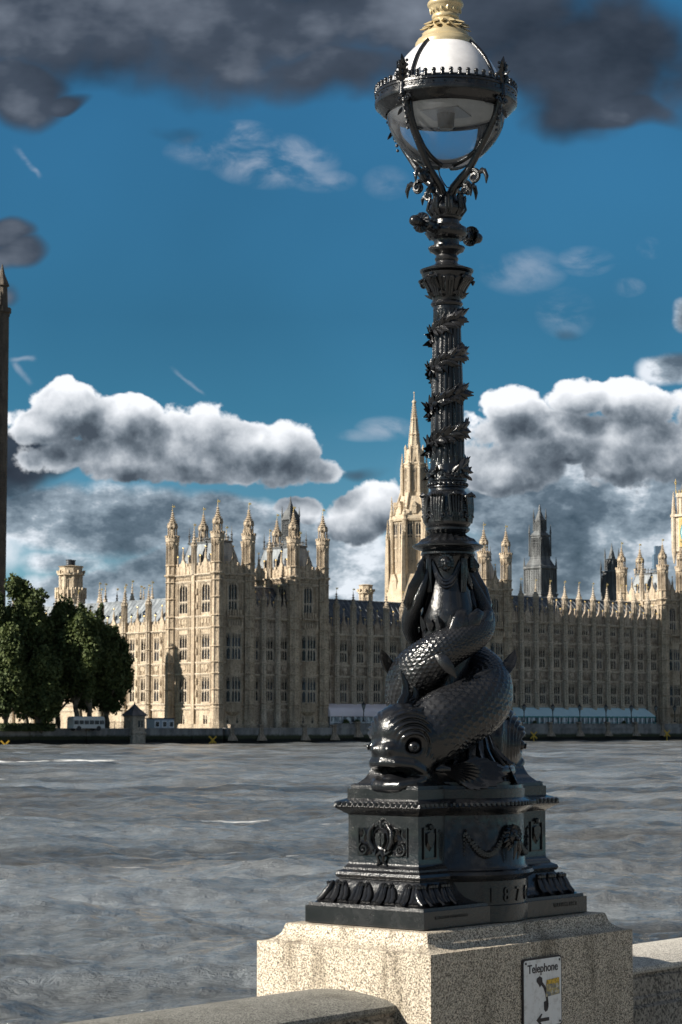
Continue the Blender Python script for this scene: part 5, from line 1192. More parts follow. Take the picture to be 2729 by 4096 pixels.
# column core behind the fish
core = prof([(3150, 262), (3122, 262), (3112, 250), (3105, 258), (3085, 266), (3068, 262), (3055, 246), (3045, 215), (3010, 190), (2950, 165), (2900, 140), (2860, 118), (2780, 100), (2680, 94), (2600, 96), (2550, 105), (2480, 112), (2430, 104), (2380, 92), (2330, 84), (2280, 83), (2240, 92), (2226, 100), (2220, 112)])
m = MB(); m.lathe(core, 64); corel = m.obj('column_base', M_IRON, lamp, R(40))
m = MB()
for k in range(60):                                             # cresting of wavelets round the foot
    a = 2*math.pi*k/60; z0, r0 = rz(3118, 262); m.tube([(r0*.97*math.cos(a), r0*.97*math.sin(a), .72), (r0*.93*math.cos(a+.05), r0*.93*math.sin(a+.05), .76), (r0*.9*math.cos(a+.09), r0*.9*math.sin(a+.09), .80)], [.012, .010, .004], 5)
for k in range(26):
    a = 2*math.pi*k/26; pts = []
    for i in range(7): z, r_ = rz(3060-i*32, float(np.interp(3060-i*32, [2860, 2900, 2950, 3010, 3060], [118, 140, 165, 190, 250]))); pts.append((r_*math.cos(a+i*.06), r_*math.sin(a+i*.06), z))
    m.tube(pts, [.014, .015, .014, .012, .010, .008, .003], 6)
m.obj('wave_ornament', M_IRON, corel, R(50))
# masks and drapery hung round the vase
m = MB()
for k in range(4):
    a = R(212)+k*math.pi/2; z0, r0 = rz(2262, 88); out = V3(math.cos(a), math.sin(a), 0); rt = V3(-math.sin(a), math.cos(a), 0); c = out*(r0+.012)+V3(0, 0, z0)
    m.ball(c, .036, 12, (.9, .9, 1.2)); m.ball(c+out*.032+V3(0, 0, -.004), .011, 8, (.8, .8, 1.3)); m.ball(c+out*.026+V3(0, 0, -.026), .010, 6)
    for e in (-1, 1): m.ball(c+out*.026+rt*e*.014+V3(0, 0, .010), .008, 6); m.ball(c+out*.022+rt*e*.017+V3(0, 0, -.01), .011, 6)
    for j in range(11): t_ = R(-20+220*j/10); m.ball(c+rt*.036*math.cos(t_)+V3(0, 0, .004+.042*math.sin(t_)), .012, 6)
    for w_, dz, th in ((1.0, 0, .012), (.92, .018, .010), (1.08, -.018, .008)):
        pts = []
        for i in range(13): f = i/12*2-1; aa = a+f*.66*w_; zz = z0-.11+.12*f*f*w_+dz; r_ = float(np.interp(zz, [p[0] for p in core], [p[1] for p in core]))+.008; pts.append((r_*math.cos(aa), r_*math.sin(aa), zz))
        m.tube(pts, [th*(.4+.6*math.sin(math.pi*i/12)) for i in range(13)], 6)
    aa = a+math.pi/4
    for e in (-.05, 0, .05): m.tube([((r0+.012)*math.cos(aa+e), (r0+.012)*math.sin(aa+e), z0+.03), ((r0+.014)*math.cos(aa+e*1.5), (r0+.014)*math.sin(aa+e*1.5), z0-.05), ((r0+.01)*math.cos(aa+e*2), (r0+.01)*math.sin(aa+e*2), z0-.15)], [.012, .012, .004], 6)
m.obj('mask_drapery', M_IRON, corel, R(50))

# shaft, mouldings and capitals
sh = prof([(2220, 108), (2212, 108), (2207, 104), (2203, 110), (2198, 124), (2196, 131), (2190, 142), (2184, 143), (2179, 130), (2172, 119), (2166, 114), (2158, 108), (2152, 92), (2144, 78), (2136, 70), (2128, 82), (2122, 88), (2115, 88), (2110, 82), (2104, 88), (2098, 92), (2088, 93), (2030, 91), (1985, 84), (1972, 78), (1966, 70), (1956, 69), (1952, 77), (1946, 76), (1940, 73), (1930, 73), (1926, 77), (1920, 77), (1880, 72), (1866, 69), (1700, 66.5), (1500, 62), (1300, 55.5), (1240, 54.5), (1228, 54.5), (1226, 60), (1218, 65), (1210, 62), (1206, 57), (1200, 58), (1170, 66), (1140, 82), (1120, 95), (1100, 101), (1096, 92), (1090, 106), (1083, 108), (1074, 84), (1066, 62), (1058, 47), (1048, 43), (1044, 46), (1036, 48), (1030, 44), (1023, 42), (1012, 54), (1006, 68), (998, 72), (989, 70), (984, 52), (975, 50), (962, 52)])
NS = 160
def flute(a, z):
    if not (FZ0 < z < FZ1): return 1
    e = min(1, (z-FZ0)/.03, (FZ1-z)/.03); return 1-.085*e*max(0, math.cos(a*18))**.6
FZ0, FZ1 = rz(1858, 1)[0], rz(1252, 1)[0]
extra = [(z, r_) for z, r_ in sh]; 
zz = np.linspace(FZ0-.001, FZ1+.001, 30); base = sorted(extra+[(z, float(np.interp(z, [p[0] for p in extra], [p[1] for p in extra]))) for z in zz]+[(FZ0+.03, rz(1845, 69)[1]), (FZ1-.03, rz(1265, 54.8)[1])])
def mod2(a, z):
    k = flute(a, z); 
    zl0, zl1 = rz(2172, 1)[0], rz(2134, 1)[0]
    if zl0 < z < zl1: k *= 1-.10*abs(math.sin(a*11))
    return k
m = MB(); m.lathe(base, NS, mod=mod2); shaft = m.obj('shaft', M_IRON, lamp, R(35))
m = MB()
def beads(py, hw, n, r_): z, rr = rz(py, hw); [m.ball((rr*math.cos(2*math.pi*k/n), rr*math.sin(2*math.pi*k/n), z), r_, 8) for k in range(n)]
beads(1941, 76, 26, .0115); m.obj('beading', M_IRON, shaft, R(50)); m = MB(); beads(994, 68, 26, .0085); m.obj('beading', M_IRON, shaft, R(50)); m = MB()
z, r_ = rz(1244, 53)
for k in range(18): a = 2*math.pi*(k+.5)/18; m.ball((r_*math.cos(a), r_*math.sin(a), z), .005, 5)
m.obj('beading', M_IRON, shaft, R(50))
m = MB()                                                         # leafy cup below the beads
for k in range(8):
    a = 2*math.pi*k/8+.2; out = V3(math.cos(a), math.sin(a), 0); rt = V3(-math.sin(a), math.cos(a), 0)
    z0, r0 = rz(2092, 92); z1, r1 = rz(1984, 84)
    for e, w_ in ((-.030, .016), (-.014, .014), (0, .012), (.014, .014), (.030, .016)):
        m.tube([out*(r0+.002)+rt*e*.6+V3(0, 0, z0), out*(r0+.007)+rt*e*1.05+V3(0, 0, z0+(z1-z0)*.5), out*(r1+.012)+rt*e*1.15+V3(0, 0, z1-.008), out*(r1+.030)+rt*e*.9+V3(0, 0, z1+.008-abs(e)*.3), out*(r1+.040)+rt*e*.7+V3(0, 0, z1-.004)], [.008, .009, .010, .009, .003], 7)
    a2 = a+math.pi/8; out = V3(math.cos(a2), math.sin(a2), 0); rt = V3(-math.sin(a2), math.cos(a2), 0)
    for e in (-1, 1): scroll(m, out*(r0+.006)+rt*e*.018+V3(0, 0, z0+.035), rt*e, (0, 0, 1), out, .020, 1.4, .006, -1, start=2)
    for e in (-1, 0, 1):
        for q in range(4): m.ball(out*(r0+.004)+rt*e*.016+V3(0, 0, z0+.062+q*.013), .009-.001*q, 6)
m.obj('leaf_cup', M_IRON, shaft, R(50))
m = MB()                                                         # wreath at the foot of the flutes
for k in range(34):
    a = 2*math.pi*k/34; z, r_ = rz(1902+7*math.sin(k*2.3), 74); m.ball((r_*math.cos(a), r_*math.sin(a), z), .015+.005*math.sin(k*1.7), 7)
for k in range(14):
    a = 2*math.pi*k/14; z, r_ = rz(1892, 76); leaf(m, (r_*math.cos(a), r_*math.sin(a), z-.01), (math.cos(a)*.2-math.sin(a)*.6, math.sin(a)*.2+math.cos(a)*.6, .8*(1 if k % 2 else -.5)), (math.cos(a), math.sin(a), 0), .055, .026, .3)
m.obj('wreath', M_IRON, shaft, R(50))
m = MB()                                                         # laurel garland winding up the shaft
zb_, zt_ = rz(1885, 1)[0], rz(1262, 1)[0]; turns = 4.15; rr_ = np.random.default_rng(4); path = []; NG = 190
for i in range(NG+1):
    f = i/NG; z = zb_+(zt_-zb_)*f; a = R(250)+2*math.pi*turns*f; r_ = float(np.interp(z, [p[0] for p in base], [p[1] for p in base]))+.006; path.append((V3(r_*math.cos(a), r_*math.sin(a), z), a))
m.tube([p for p, a in path], .0085, 6)
for i in range(1, NG):
    p, a = path[i]; tg = (path[min(i+1, NG)][0]-path[i-1][0]).normalized(); out = V3(math.cos(a), math.sin(a), 0)
    sd = (i % 2)*2-1; up = (tg*1.0+V3(0, 0, 1)*sd*rr_.uniform(.25, .8)+out*rr_.uniform(-.05, .28)).normalized()
    leaf(m, p+out*.004, up, out, rr_.uniform(.062, .095), rr_.uniform(.028, .038), rr_.uniform(-.10, .15), 6, .006)
    if i % 5 == 0: m.ball(p+out*.012+V3(0, 0, .008), .009, 6)
    up = (tg*rr_.uniform(.1, .9)+V3(0, 0, 1)*rr_.choice([-1, 1])*rr_.uniform(.6, 1.2)).normalized(); leaf(m, p+out*.002, up, out, rr_.uniform(.045, .075), rr_.uniform(.026, .036), rr_.uniform(-.12, .02), 6, .007)
m.obj('garland', M_IRON, shaft, R(50))
m = MB()                                                         # main capital with corner leaves
for k in range(8):
    a = math.pi/4*k+.0; out = V3(math.cos(a), math.sin(a), 0); rt = V3(-math.sin(a), math.cos(a), 0); big = k % 2 == 0
    z0, r0 = rz(1190, 62); z1, r1 = rz(1128, 108 if big else 94)
    for e in (-.012, 0, .012): m.tube([out*r0+rt*e+V3(0, 0, z0), out*(r0+.012)+rt*e*1.3+V3(0, 0, (z0+z1)/2), out*r1+rt*e*1.5+V3(0, 0, z1+.012), out*(r1+.018)+rt*e+V3(0, 0, z1-.002), out*(r1+.016)+rt*e*.5+V3(0, 0, z1-.016)], [.010, .012, .013, .011, .004], 7)
    for e in (-1, 1): scroll(m, out*(r1-.008)+rt*e*.026+V3(0, 0, z1+.004), rt*e, (0, 0, 1), out, .015, 1.2, .006, 1)
    m.ball(out*(r1-.012)+V3(0, 0, z1+.028), .013, 6)
    a2 = a+math.pi/8; out = V3(math.cos(a2), math.sin(a2), 0); z, r_ = rz(1188, 70); leaf(m, out*r0*.95+V3(0, 0, z-.012), V3(0, 0, 1)+out*.5, out, .045, .045, .6, 6, .01)
m.obj('capital_leaves', M_IRON, shaft, R(50))
# upper boss, ladder bar, small capital
up_ = prof([(970, 50), (962, 52), (956, 66), (948, 78), (938, 84), (925, 85), (914, 80), (906, 66), (900, 54), (884, 52), (878, 60), (872, 62), (868, 56), (862, 58), (852, 70), (842, 75), (828, 72), (812, 60), (800, 52), (790, 46), (780, 36), (772, 24)])
m = MB(); m.lathe(up_, 48); upo = m.obj('upper_collar', M_IRON, lamp, R(40)); m = MB()
for k in range(8):
    a = math.pi/4*k; out = V3(math.cos(a), math.sin(a), 0); rt = V3(-math.sin(a), math.cos(a), 0); z0, r0 = rz(866, 58); z1, r1 = rz(790, 58)
    for e in (-.010, 0, .010): m.tube([out*r0+rt*e+V3(0, 0, z0), out*(r0+.024)+rt*e*1.5+V3(0, 0, z0+.035), out*(r1+.012)+rt*e*1.2+V3(0, 0, z1-.01), out*(r1+.024)+rt*e+V3(0, 0, z1+.004), out*(r1+.030)+V3(0, 0, z1-.008)], [.007, .009, .008, .007, .003], 6)
for k in range(10):
    a = 2*math.pi*k/10; z0, r0 = rz(930, 82); m.tube([(r0*.8*math.cos(a), r0*.8*math.sin(a), z0-.035), (r0*1.02*math.cos(a+.15), r0*1.02*math.sin(a+.15), z0), (r0*.8*math.cos(a+.35), r0*.8*math.sin(a+.35), z0+.030)], .009, 6)
m.obj('collar_leaves', M_IRON, upo, R(50))
m = MB(); zb2 = rz(918, 1)[0]; m.tube([(-.20, 0, zb2), (-.1, 0, zb2-.01), (0, 0, zb2-.014), (.1, 0, zb2-.01), (.20, 0, zb2)], [.030, .036, .04, .036, .030], 10)
for s_ in (-1, 1):
    m.tube([(s_*.265, 0, zb2), (s_*.283, 0, zb2), (s_*.30, 0, zb2), (s_*.312, 0, zb2)], [.026, .031, .027, .008], 14)
    m.tube([(s_*.20, 0, zb2), (s_*.27, 0, zb2)], [.028, .024], 10)
    for k in range(14):
        a = 2*math.pi*k/14; d = V3(0, math.cos(a), math.sin(a)); m.tube([V3(s_*.232, 0, zb2)+d*.020, V3(s_*.228, 0, zb2)+d*.040, V3(s_*.222, 0, zb2)+d*.053], [.006, .008, .010], 6)
    m.tube([V3(s_*.222, .052*math.cos(a), zb2+.052*math.sin(a)) for a in np.linspace(0, 2*math.pi, 21)], .006, 6)
    for k in range(8): a = 2*math.pi*k/8; m.ball((s_*.13, .034*math.cos(a), zb2+.034*math.sin(a)), .012, 6)
    for y in (-1, 1): m.ball((s_*.15, y*.03, zb2-.02), .016, 6)
m.obj('ladder_bar', M_IRON, lamp, R(50))
# ---------------------------------------------------------------- lantern
def gp(lst): return [(rz(y/1.96, hw/1.96)) for y, hw in lst]
bowl = gp([(1312, 6), (1306, 60), (1290, 130), (1262, 210), (1215, 288), (1165, 340), (1110, 388), (1050, 425), (1000, 446), (940, 460), (880, 467), (830, 467)])
def glass_fn(t, b):
    c = ocoord(t); sp = t.new('ShaderNodeSeparateXYZ'); t.l.new(c, sp.inputs[0])
    out = t.n['Material Output']; tr = t.new('ShaderNodeBsdfTransparent'); tr.inputs[0].default_value = (.90, .93, .96, 1)
    gl = t.new('ShaderNodeBsdfGlossy'); gl.inputs['Roughness'].default_value = .06; df = t.new('ShaderNodeBsdfDiffuse'); df.inputs[0].default_value = (.60, .63, .70, 1)
    dl = t.new('ShaderNodeBsdfTranslucent'); dl.inputs[0].default_value = (.6, .64, .72, 1)
    dirt = t.noise(t.vm('MULTIPLY', c, (1, 1, .4)), 9, 6, .65)
    a = t.new('ShaderNodeMixShader'); t.l.new(t.m('ADD', t.mrange(dirt, .3, .75, .06, .24), t.mrange(sp.outputs[2], bowl[4][0], bowl[0][0], 0, .12)), a.inputs[0]); t.l.new(tr.outputs[0], a.inputs[1])
    d2 = t.new('ShaderNodeMixShader'); d2.inputs[0].default_value = .5; t.l.new(df.outputs[0], d2.inputs[1]); t.l.new(dl.outputs[0], d2.inputs[2]); t.l.new(d2.outputs[0], a.inputs[2])
    fr = t.new('ShaderNodeFresnel'); fr.inputs[0].default_value = 1.18; e = t.new('ShaderNodeMixShader'); t.l.new(fr.outputs[0], e.inputs[0]); t.l.new(a.outputs[0], e.inputs[1]); t.l.new(gl.outputs[0], e.inputs[2])
    t.l.new(e.outputs[0], out.inputs[0])
M_GLASS = mat('dusty_clear_glass', glass_fn)
M_OPAL = mat('opal_glass', lambda t, b: t.l.new(t.mix(t.mrange(t.noise(ocoord(t), 6, 5, .6), .35, .75), (.80, .79, .80), (.62, .61, .62)), b.inputs['Base Color']), Roughness=.12, Subsurface_Weight=0.0)
m = MB(); m.lathe(bowl, 64, cap=False); m.obj('glass_bowl', M_GLASS, lamp, True)
dome = gp([(830, 462), (760, 460), (700, 450), (640, 430), (580, 402), (520, 368), (460, 322), (400, 266), (350, 205)])
m = MB(); m.lathe(dome, 64); m.obj('opal_dome', M_OPAL, lamp, True)
# fittings inside
z8, r8 = rz(878/1.96, 455/1.96); m = MB(); m.lathe([(z8-.004, r8*.97), (z8+.004, r8*.97)], 48)
M_INNER = mat('enamelled_reflector', lambda t, b: t.l.new(t.mix(t.noise(ocoord(t), 12, 4, .6), (.42, .41, .38), (.62, .60, .56)), b.inputs['Base Color']), Roughness=.5); ref = m.obj('reflector', M_INNER, lamp)
m = MB(); m.box(-.11, .11, -.11, .11, z8-.012, z8-.004); m.obj('gear_tray', mat('tray_grey', None, Base_Color=(.30, .30, .29), Roughness=.3, Metallic=.4), ref, rot=(0, 0, .3))
m = MB(); m.lathe([(z8-.10, .012), (z8-.10, .034), (z8-.085, .045), (z8-.012, .05)], 16); m.obj('lamp_holder', mat('holder_brown', None, Base_Color=(.10, .09, .07), Roughness=.3), ref)
# ring
ring_o = [(735, 540), (745, 556), (762, 558), (768, 550), (800, 550), (806, 558), (820, 561), (838, 556), (850, 540), (872, 522), (892, 500), (905, 476), (900, 466), (735, 466)]
rp = gp(ring_o); m = MB(); n = 96; m.rings([[(r_*math.cos(2*math.pi*j/n), r_*math.sin(2*math.pi*j/n), z) for j in range(n)] for z, r_ in rp+[rp[0]]], cap=False)
rg = m.obj('ring', M_IRON, lamp, R(35)); m = MB(); z7, r7 = rz(738/1.96, 545/1.96); m.tube([(r7*math.cos(a), r7*math.sin(a), z7+.003) for a in np.linspace(0, 2*math.pi, 97)], .007, 6)
for k in range(52):
    a = 2*math.pi*k/52; c = V3(r7*math.cos(a), r7*math.sin(a), z7); m.tube([c, c+V3(0, 0, .024)], [.0135, .0095], 8); m.ball(c+V3(0, 0, .028), .0135, 8)
z9, r9 = rz(784/1.96, 552/1.96)
for k in range(40): a = 2*math.pi*k/40; m.ball((r9*math.cos(a), r9*math.sin(a), z9), .0055, 5)
m.obj('cresting', M_IRON, rg, R(50))
# meridian ribs of dome and bowl
rb = MB()
for k in range(4):
    a = k*math.pi/2+R(2); zr = lambda lst, d: [((r_+d)*math.cos(a), (r_+d)*math.sin(a), z) for z, r_ in lst]
    rb.tube(zr(dome, .004), .0125, 8); rb.tube(zr(bowl[1:], .006), .0135, 8)
rb.obj('glass_rib', M_IRON, lamp, R(50))
# four curved arms
for k in range(4):
    a = k*math.pi/2; out = V3(math.cos(a), math.sin(a), 0); rt = V3(-math.sin(a), math.cos(a), 0); m = MB()
    al = gp([(1560, 35), (1480, 78), (1420, 150), (1370, 215), (1290, 280), (1200, 345), (1110, 412), (1000, 478), (930, 505), (880, 520)])
    pts = [out*r_+V3(0, 0, z) for z, r_ in al]; m.tube(pts, [.026, .026, .024, .022, .019, .018, .017, .017, .018, .020], 10)
    for e in (-1, 1): m.tube([p+rt*e*.011-out*.006 for p in pts[1:-1]], .010, 6)
    zc, rc = gp([(1400, 200)])[0]; c = out*(rc+.050)+V3(0, 0, zc-.02)                       # scroll spur with leaf
    m.tube([out*rc+V3(0, 0, zc+.03), out*(rc+.03)+V3(0, 0, zc+.015), out*(rc+.055)+V3(0, 0, zc+.018)], [.02, .016, .012], 8)
    scroll(m, c, out, (0, 0, 1), rt, .038, 1.5, .013, -1, start=1.8); scroll(m, c+rt*.012, out, (0, 0, 1), rt, .03, 1.3, .010, -1, start=1.8)
    m.tube([c+out*.03+V3(0, 0, .02), c+out*.07+V3(0, 0, .022), c+out*.085+V3(0, 0, -.01), c+out*.082+V3(0, 0, -.05)], [.013, .015, .012, .003], 8); m.ball(c+out*.055+V3(0, 0, .03), .014, 6)
    z0, r0 = gp([(1560, 110)])[0]; scroll(m, out*(r0+.045)+V3(0, 0, z0+.035), out, (0, 0, 1), rt, .030, 1.4, .011, -1, start=2.2); m.tube([out*(r0-.03)+V3(0, 0, z0+.05), out*(r0+.02)+V3(0, 0, z0+.062), out*(r0+.05)+V3(0, 0, z0+.06)], [.014, .013, .01], 8)
    m.tube([out*(r0+.07)+V3(0, 0, z0+.04), out*(r0+.09)+V3(0, 0, z0+.02), out*(r0+.09)+V3(0, 0, z0-.01)], [.010, .012, .003], 6)
    arm = m.obj('arm', M_IRON, lamp, R(45)); m = MB()
    zt_, rt_ = gp([(742, 548)])[0]; b0 = out*(rt_+.0)+V3(0, 0, zt_-.02)                    # upright leaf finial on the ring
    m.tube([b0+V3(0, 0, -.06), b0+V3(0, 0, .05), b0+V3(0, 0, .12)], [.020, .013, .006], 8)
    leaf(m, b0+V3(0, 0, .085), (0, 0, 1), out, .075, .036, .1); 
    for h, w_, L_ in ((.0, .6, .055), (.035, .8, .06), (.065, .55, .055), (.09, .35, .045)):
        for e in (-1, 1): leaf(m, b0+V3(0, 0, h), V3(0, 0, 1)+rt*e*w_*1.4, out, L_, .026, .15); m.ball(b0+V3(0, 0, h+.03)+rt*e*.032, .010, 6)
        leaf(m, b0+V3(0, 0, h), V3(0, 0, 1)+out*w_*1.4, rt, L_, .024, .15)
    zl, rl = gp([(880, 530)])[0]; c = out*(rl+.004)
    for q in range(7): m.ball(c*1.0-out*(.006*q)+V3(0, 0, zl+.02-.030*q), .017-.0012*q, 7)
    for e in (-1, 1): scroll(m, c+rt*e*.026+V3(0, 0, zl-.005), rt*e, (0, 0, 1), out, .022, 1.3, .007, 1); leaf(m, c+rt*e*.01+V3(0, 0, zl-.05), V3(0, 0, -1)+rt*e*.5, out, .05, .022, .2)
    m.obj('leaf_finial', M_IRON, arm, R(50))
m = MB(); z0, r0 = gp([(1310, 60)])[0]; pts = gp([(1306, -70), (1330, -62), (1380, -52), (1430, -25), (1470, 5), (1466, 40)]); m.tube([(r_*.766, -r_*.643, z) for z, r_ in [(z, (r_)) for z, r_ in pts]], .0035, 5); m.obj('cable', M_IRON, lamp)
# gold cap and crown
gold = gp([(352, 205), (372, 236), (378, 239), (360, 240), (345, 237), (332, 226), (322, 222), (312, 205), (300, 192), (285, 186), (268, 180), (262, 165), (235, 140), (205, 122), (165, 104), (158, 98), (152, 104), (145, 108), (132, 108), (124, 104), (116, 98), (100, 108), (78, 124), (64, 128), (58, 134), (50, 140), (38, 143), (26, 140), (18, 128), (5, 122), (-25, 112), (-60, 100), (-70, 112), (-80, 116), (-95, 112), (-102, 90), (-170, 80), (-200, 60)])
m = MB(); m.lathe(gold, 56); gc = m.obj('gold_cap', M_GOLD, lamp, R(35)); m = MB()
for k in range(12):
    a = 2*math.pi*k/12; out = V3(math.cos(a), math.sin(a), 0); z0, r0 = gp([(168, 102)])[0]; z1, r1 = gp([(218, 150)])[0]
    leaf(m, out*r0+V3(0, 0, z0), out*(r1-r0)+V3(0, 0, z1-z0), out+V3(0, 0, 1), .062, .036, .35, 6, .006)
    a += math.pi/12; out = V3(math.cos(a), math.sin(a), 0); z0, r0 = gp([(210, 124)])[0]; z1, r1 = gp([(250, 176)])[0]; leaf(m, out*r0+V3(0, 0, z0), out*(r1-r0)+V3(0, 0, z1-z0), out+V3(0, 0, 1), .058, .034, .3, 6, .006)
for k in range(16):
    a = 2*math.pi*k/16; z0, r0 = gp([(88, 118)])[0]; out = V3(math.cos(a), math.sin(a), 0); leaf(m, out*(r0-.002)+V3(0, 0, z0+.02), V3(0, 0, -1), out, .034, .026, .1, 5, .006)
    z0, r0 = gp([(-10, 118)])[0]; leaf(m, out*(r0)+V3(0, 0, z0-.012), (0, 0, 1), out, .06, .026, .3, 5, .006)
m.obj('gold_leaves', M_GOLD, gc, R(50))

# ---------------------------------------------------------------- the two fish
def catmull(P_, n):
    P_ = np.asarray(P_, float); k = len(P_); t = np.linspace(0, k-1, n); out = []
    for x in t:
        i = min(int(x), k-2); f = x-i; p0, p1, p2, p3 = P_[max(i-1, 0)], P_[i], P_[i+1], P_[min(i+2, k-1)]
        out.append(.5*((2*p1)+(-p0+p2)*f+(2*p0-5*p1+4*p2-p3)*f*f+(-p0+3*p1-3*p2+p3)*f**3))
    return np.array(out)
#      angle, radius, height above eye, half-thickness
FP = [(183, .385, -.085, .165), (197, .345, -.052, .166), (215, .285, .02, .158), (240, .245, .072, .150), (270, .225, .125, .148), (300, .218, .185, .142), (330, .212, .255, .130), (360, .208, .325, .116), (390, .204, .400, .098), (420, .202, .452, .083), (450, .202, .498, .071),
      (475, .202, .545, .060), (495, .200, .60, .050), (508, .192, .66, .042), (516, .172, .73, .034), (520, .150, .79, .026), (522, .136, .84, .014)]
C4 = catmull([(r_*math.cos(R(a)), r_*math.sin(R(a)), h+LZ, q) for a, r_, h, q in FP], 620)
cen, rad = C4[:, :3], C4[:, 3]; NV = 176
tan = np.gradient(cen, axis=0); tan /= np.linalg.norm(tan, axis=1)[:, None]
outv = cen*np.array([1, 1, 0]); outv /= np.linalg.norm(outv, axis=1)[:, None]; outv -= tan*np.sum(outv*tan, 1)[:, None]; outv /= np.linalg.norm(outv, axis=1)[:, None]
upv = np.cross(tan, outv); upv *= np.sign(upv[:, 2:3]+1e-9)
th = np.linspace(0, 2*np.pi, NV, endpoint=False); seg = np.r_[0, np.linalg.norm(np.diff(cen, axis=0), axis=1)]
NSC = 28; S = np.cumsum(seg/(2*np.pi*rad/NSC*.86)); S2, B2 = np.meshgrid(S, th/(2*np.pi)*NSC, indexing='ij')
best = np.full(S2.shape, -1.0); row0 = np.floor(S2)
for dk in (-1, 0, 1):                                            # each scale overlaps the rows behind it
    row = row0+dk; off = np.where(np.mod(row, 2) == 0, 0, .5); dx = (B2-off)-np.round(B2-off); dy = S2-row
    d = np.sqrt((dx/.62)**2+(dy/1.22)**2); ok = (d < 1) & (dy > -.25) & (best < 0); best = np.where(ok, .25+.75*d**2.2*(1-.35*np.abs(dx)), best)
best = np.where(best < 0, 0, best)
along = np.linspace(0, 1, len(cen))[:, None]
mask = np.clip((along-.05)/.05, 0, 1)*np.clip((.93-along)/.05, 0, 1)
disp = best*mask*.0085*(rad[:, None]/.14)**.6 - .0035*np.exp(-((np.mod(th+.12+math.pi, 2*math.pi)-math.pi)[None, :]/.035)**2)*mask
rv = rad[:, None]*(.94+.08*np.abs(np.sin(th))[None, :])+disp
RV = cen[:, None, :]+outv[:, None, :]*(np.cos(th)[None, :, None]*rv[..., None]*.92)+upv[:, None, :]*(np.sin(th)[None, :, None]*rv[..., None]*1.06)
VB = RV.reshape(-1, 3); ii = np.arange(len(cen)*NV).reshape(len(cen), NV); jj = np.roll(ii, -1, 1)
FB = np.stack([ii[:-1], jj[:-1], jj[1:], ii[1:]], -1).reshape(-1, 4)

# head, grown as a distance field and meshed: local axes f forward, l sideways, h up
def sm(a, b, k): h_ = np.clip(.5+.5*(b-a)/k, 0, 1); return b*(1-h_)+a*h_-k*h_*(1-h_)
def smax(a, b, k): return -sm(-a, -b, k)
hs_ = .0046; gx = np.arange(-.30, .31, hs_); gy = np.arange(-.245, .2451, hs_); gz = np.arange(-.30, .30, hs_)
X_, Y_, Z_ = np.meshgrid(gx, gy, gz, indexing='ij'); AYa = np.abs(Y_)
def ell(cx, cy, cz, a, b, c, y=None): y = Y_ if y is None else y; k = np.sqrt(((X_-cx)/a)**2+((y-cy)/b)**2+((Z_-cz)/c)**2); return (k-1)*min(a, b, c)
def chain(pts, r_, y=None):
    y = Y_ if y is None else y; out = None
    for i in range(len(pts)-1):
        p, q = np.array(pts[i]), np.array(pts[i+1]); d = q-p; t = np.clip(((X_-p[0])*d[0]+(y-p[1])*d[1]+(Z_-p[2])*d[2])/d.dot(d), 0, 1)
        ra, rb_ = (r_[i], r_[i+1]) if isinstance(r_, list) else (r_, r_); e = np.sqrt((X_-p[0]-t*d[0])**2+(y-p[1]-t*d[1])**2+(Z_-p[2]-t*d[2])**2)-(ra+(rb_-ra)*t)
        out = e if out is None else np.minimum(out, e)
    return out
D = ell(-.01, 0, .005, .205, .175, .176)
D = sm(D, ell(.07, 0, .060, .135, .145, .13), .05)
D = sm(D, ell(-.02, .075, -.06, .15, .10, .13, AYa), .05)
D = sm(D, ell(.10, 0, -.07, .115, .125, .085), .05)
D = sm(D, ell(.03, 0, -.135, .15, .135, .085), .05)
D = sm(D, ell(.185, .0, -.040, .055, .085, .055), .03)
D = sm(D, ell(.205, .042, -.028, .038, .032, .032, AYa), .012)
ex, ey, ez = .128, .138, -.022
de = np.sqrt((X_-ex)**2+(AYa-ey)**2+(Z_-ez)**2)
D = smax(D, -(de-.040), .018)
D = sm(D, chain([(.075, .142, -.035), (.065, .150, .01), (.09, .150, .045), (.13, .130, .055), (.165, .108, .035)], [.010, .022, .028, .024, .010], AYa), .018)
D = sm(D, chain([(.08, .140, -.055), (.12, .130, -.068), (.16, .110, -.055)], [.008, .012, .007], AYa), .015)
mk = np.clip((de-.058)/.02, 0, 1)*np.clip((.215-de)/.05, 0, 1)*np.clip((Z_+.06-.5*(X_-.12))/.06, 0, 1)*np.clip((.20-X_)/.05, 0, 1)
D = D+.0072*np.cos(2*np.pi*(de-.058)/.028)*mk
D = sm(D, chain([(.02, .140, -.195), (.08, .145, -.155), (.145, .128, -.115), (.205, .072, -.098), (.225, 0, -.095)], [.018, .022, .024, .027, .028], AYa), .016)
lower = chain([(.02, .135, -.185), (.08, .138, -.200), (.14, .120, -.212), (.18, .075, -.220), (.192, 0, -.220)], [.020, .026, .034, .038, .036], AYa)
D = sm(D, lower, .018)
D = smax(D, -ell(.175, 0, -.150, .135, .110, .040), .012)
D = smax(D, -ell(.06, 0, -.150, .12, .105, .036), .012)
D = sm(D, ell(.115, 0, -.186, .085, .070, .034), .012)
for sgn in (-1, 1): D = sm(D, np.sqrt((X_-.045)**2+(Y_-sgn*.055)**2+(Z_-.172)**2)-.022, .012)
D = smax(D, -(np.sqrt((X_-.226)**2+(AYa-.030)**2+(Z_+.030)**2)-.011), .008)
D = sm(D, chain([(.20, 0, .02), (.15, 0, .11), (.06, 0, .172), (-.04, 0, .188)], [.010, .016, .022, .024]), .02)
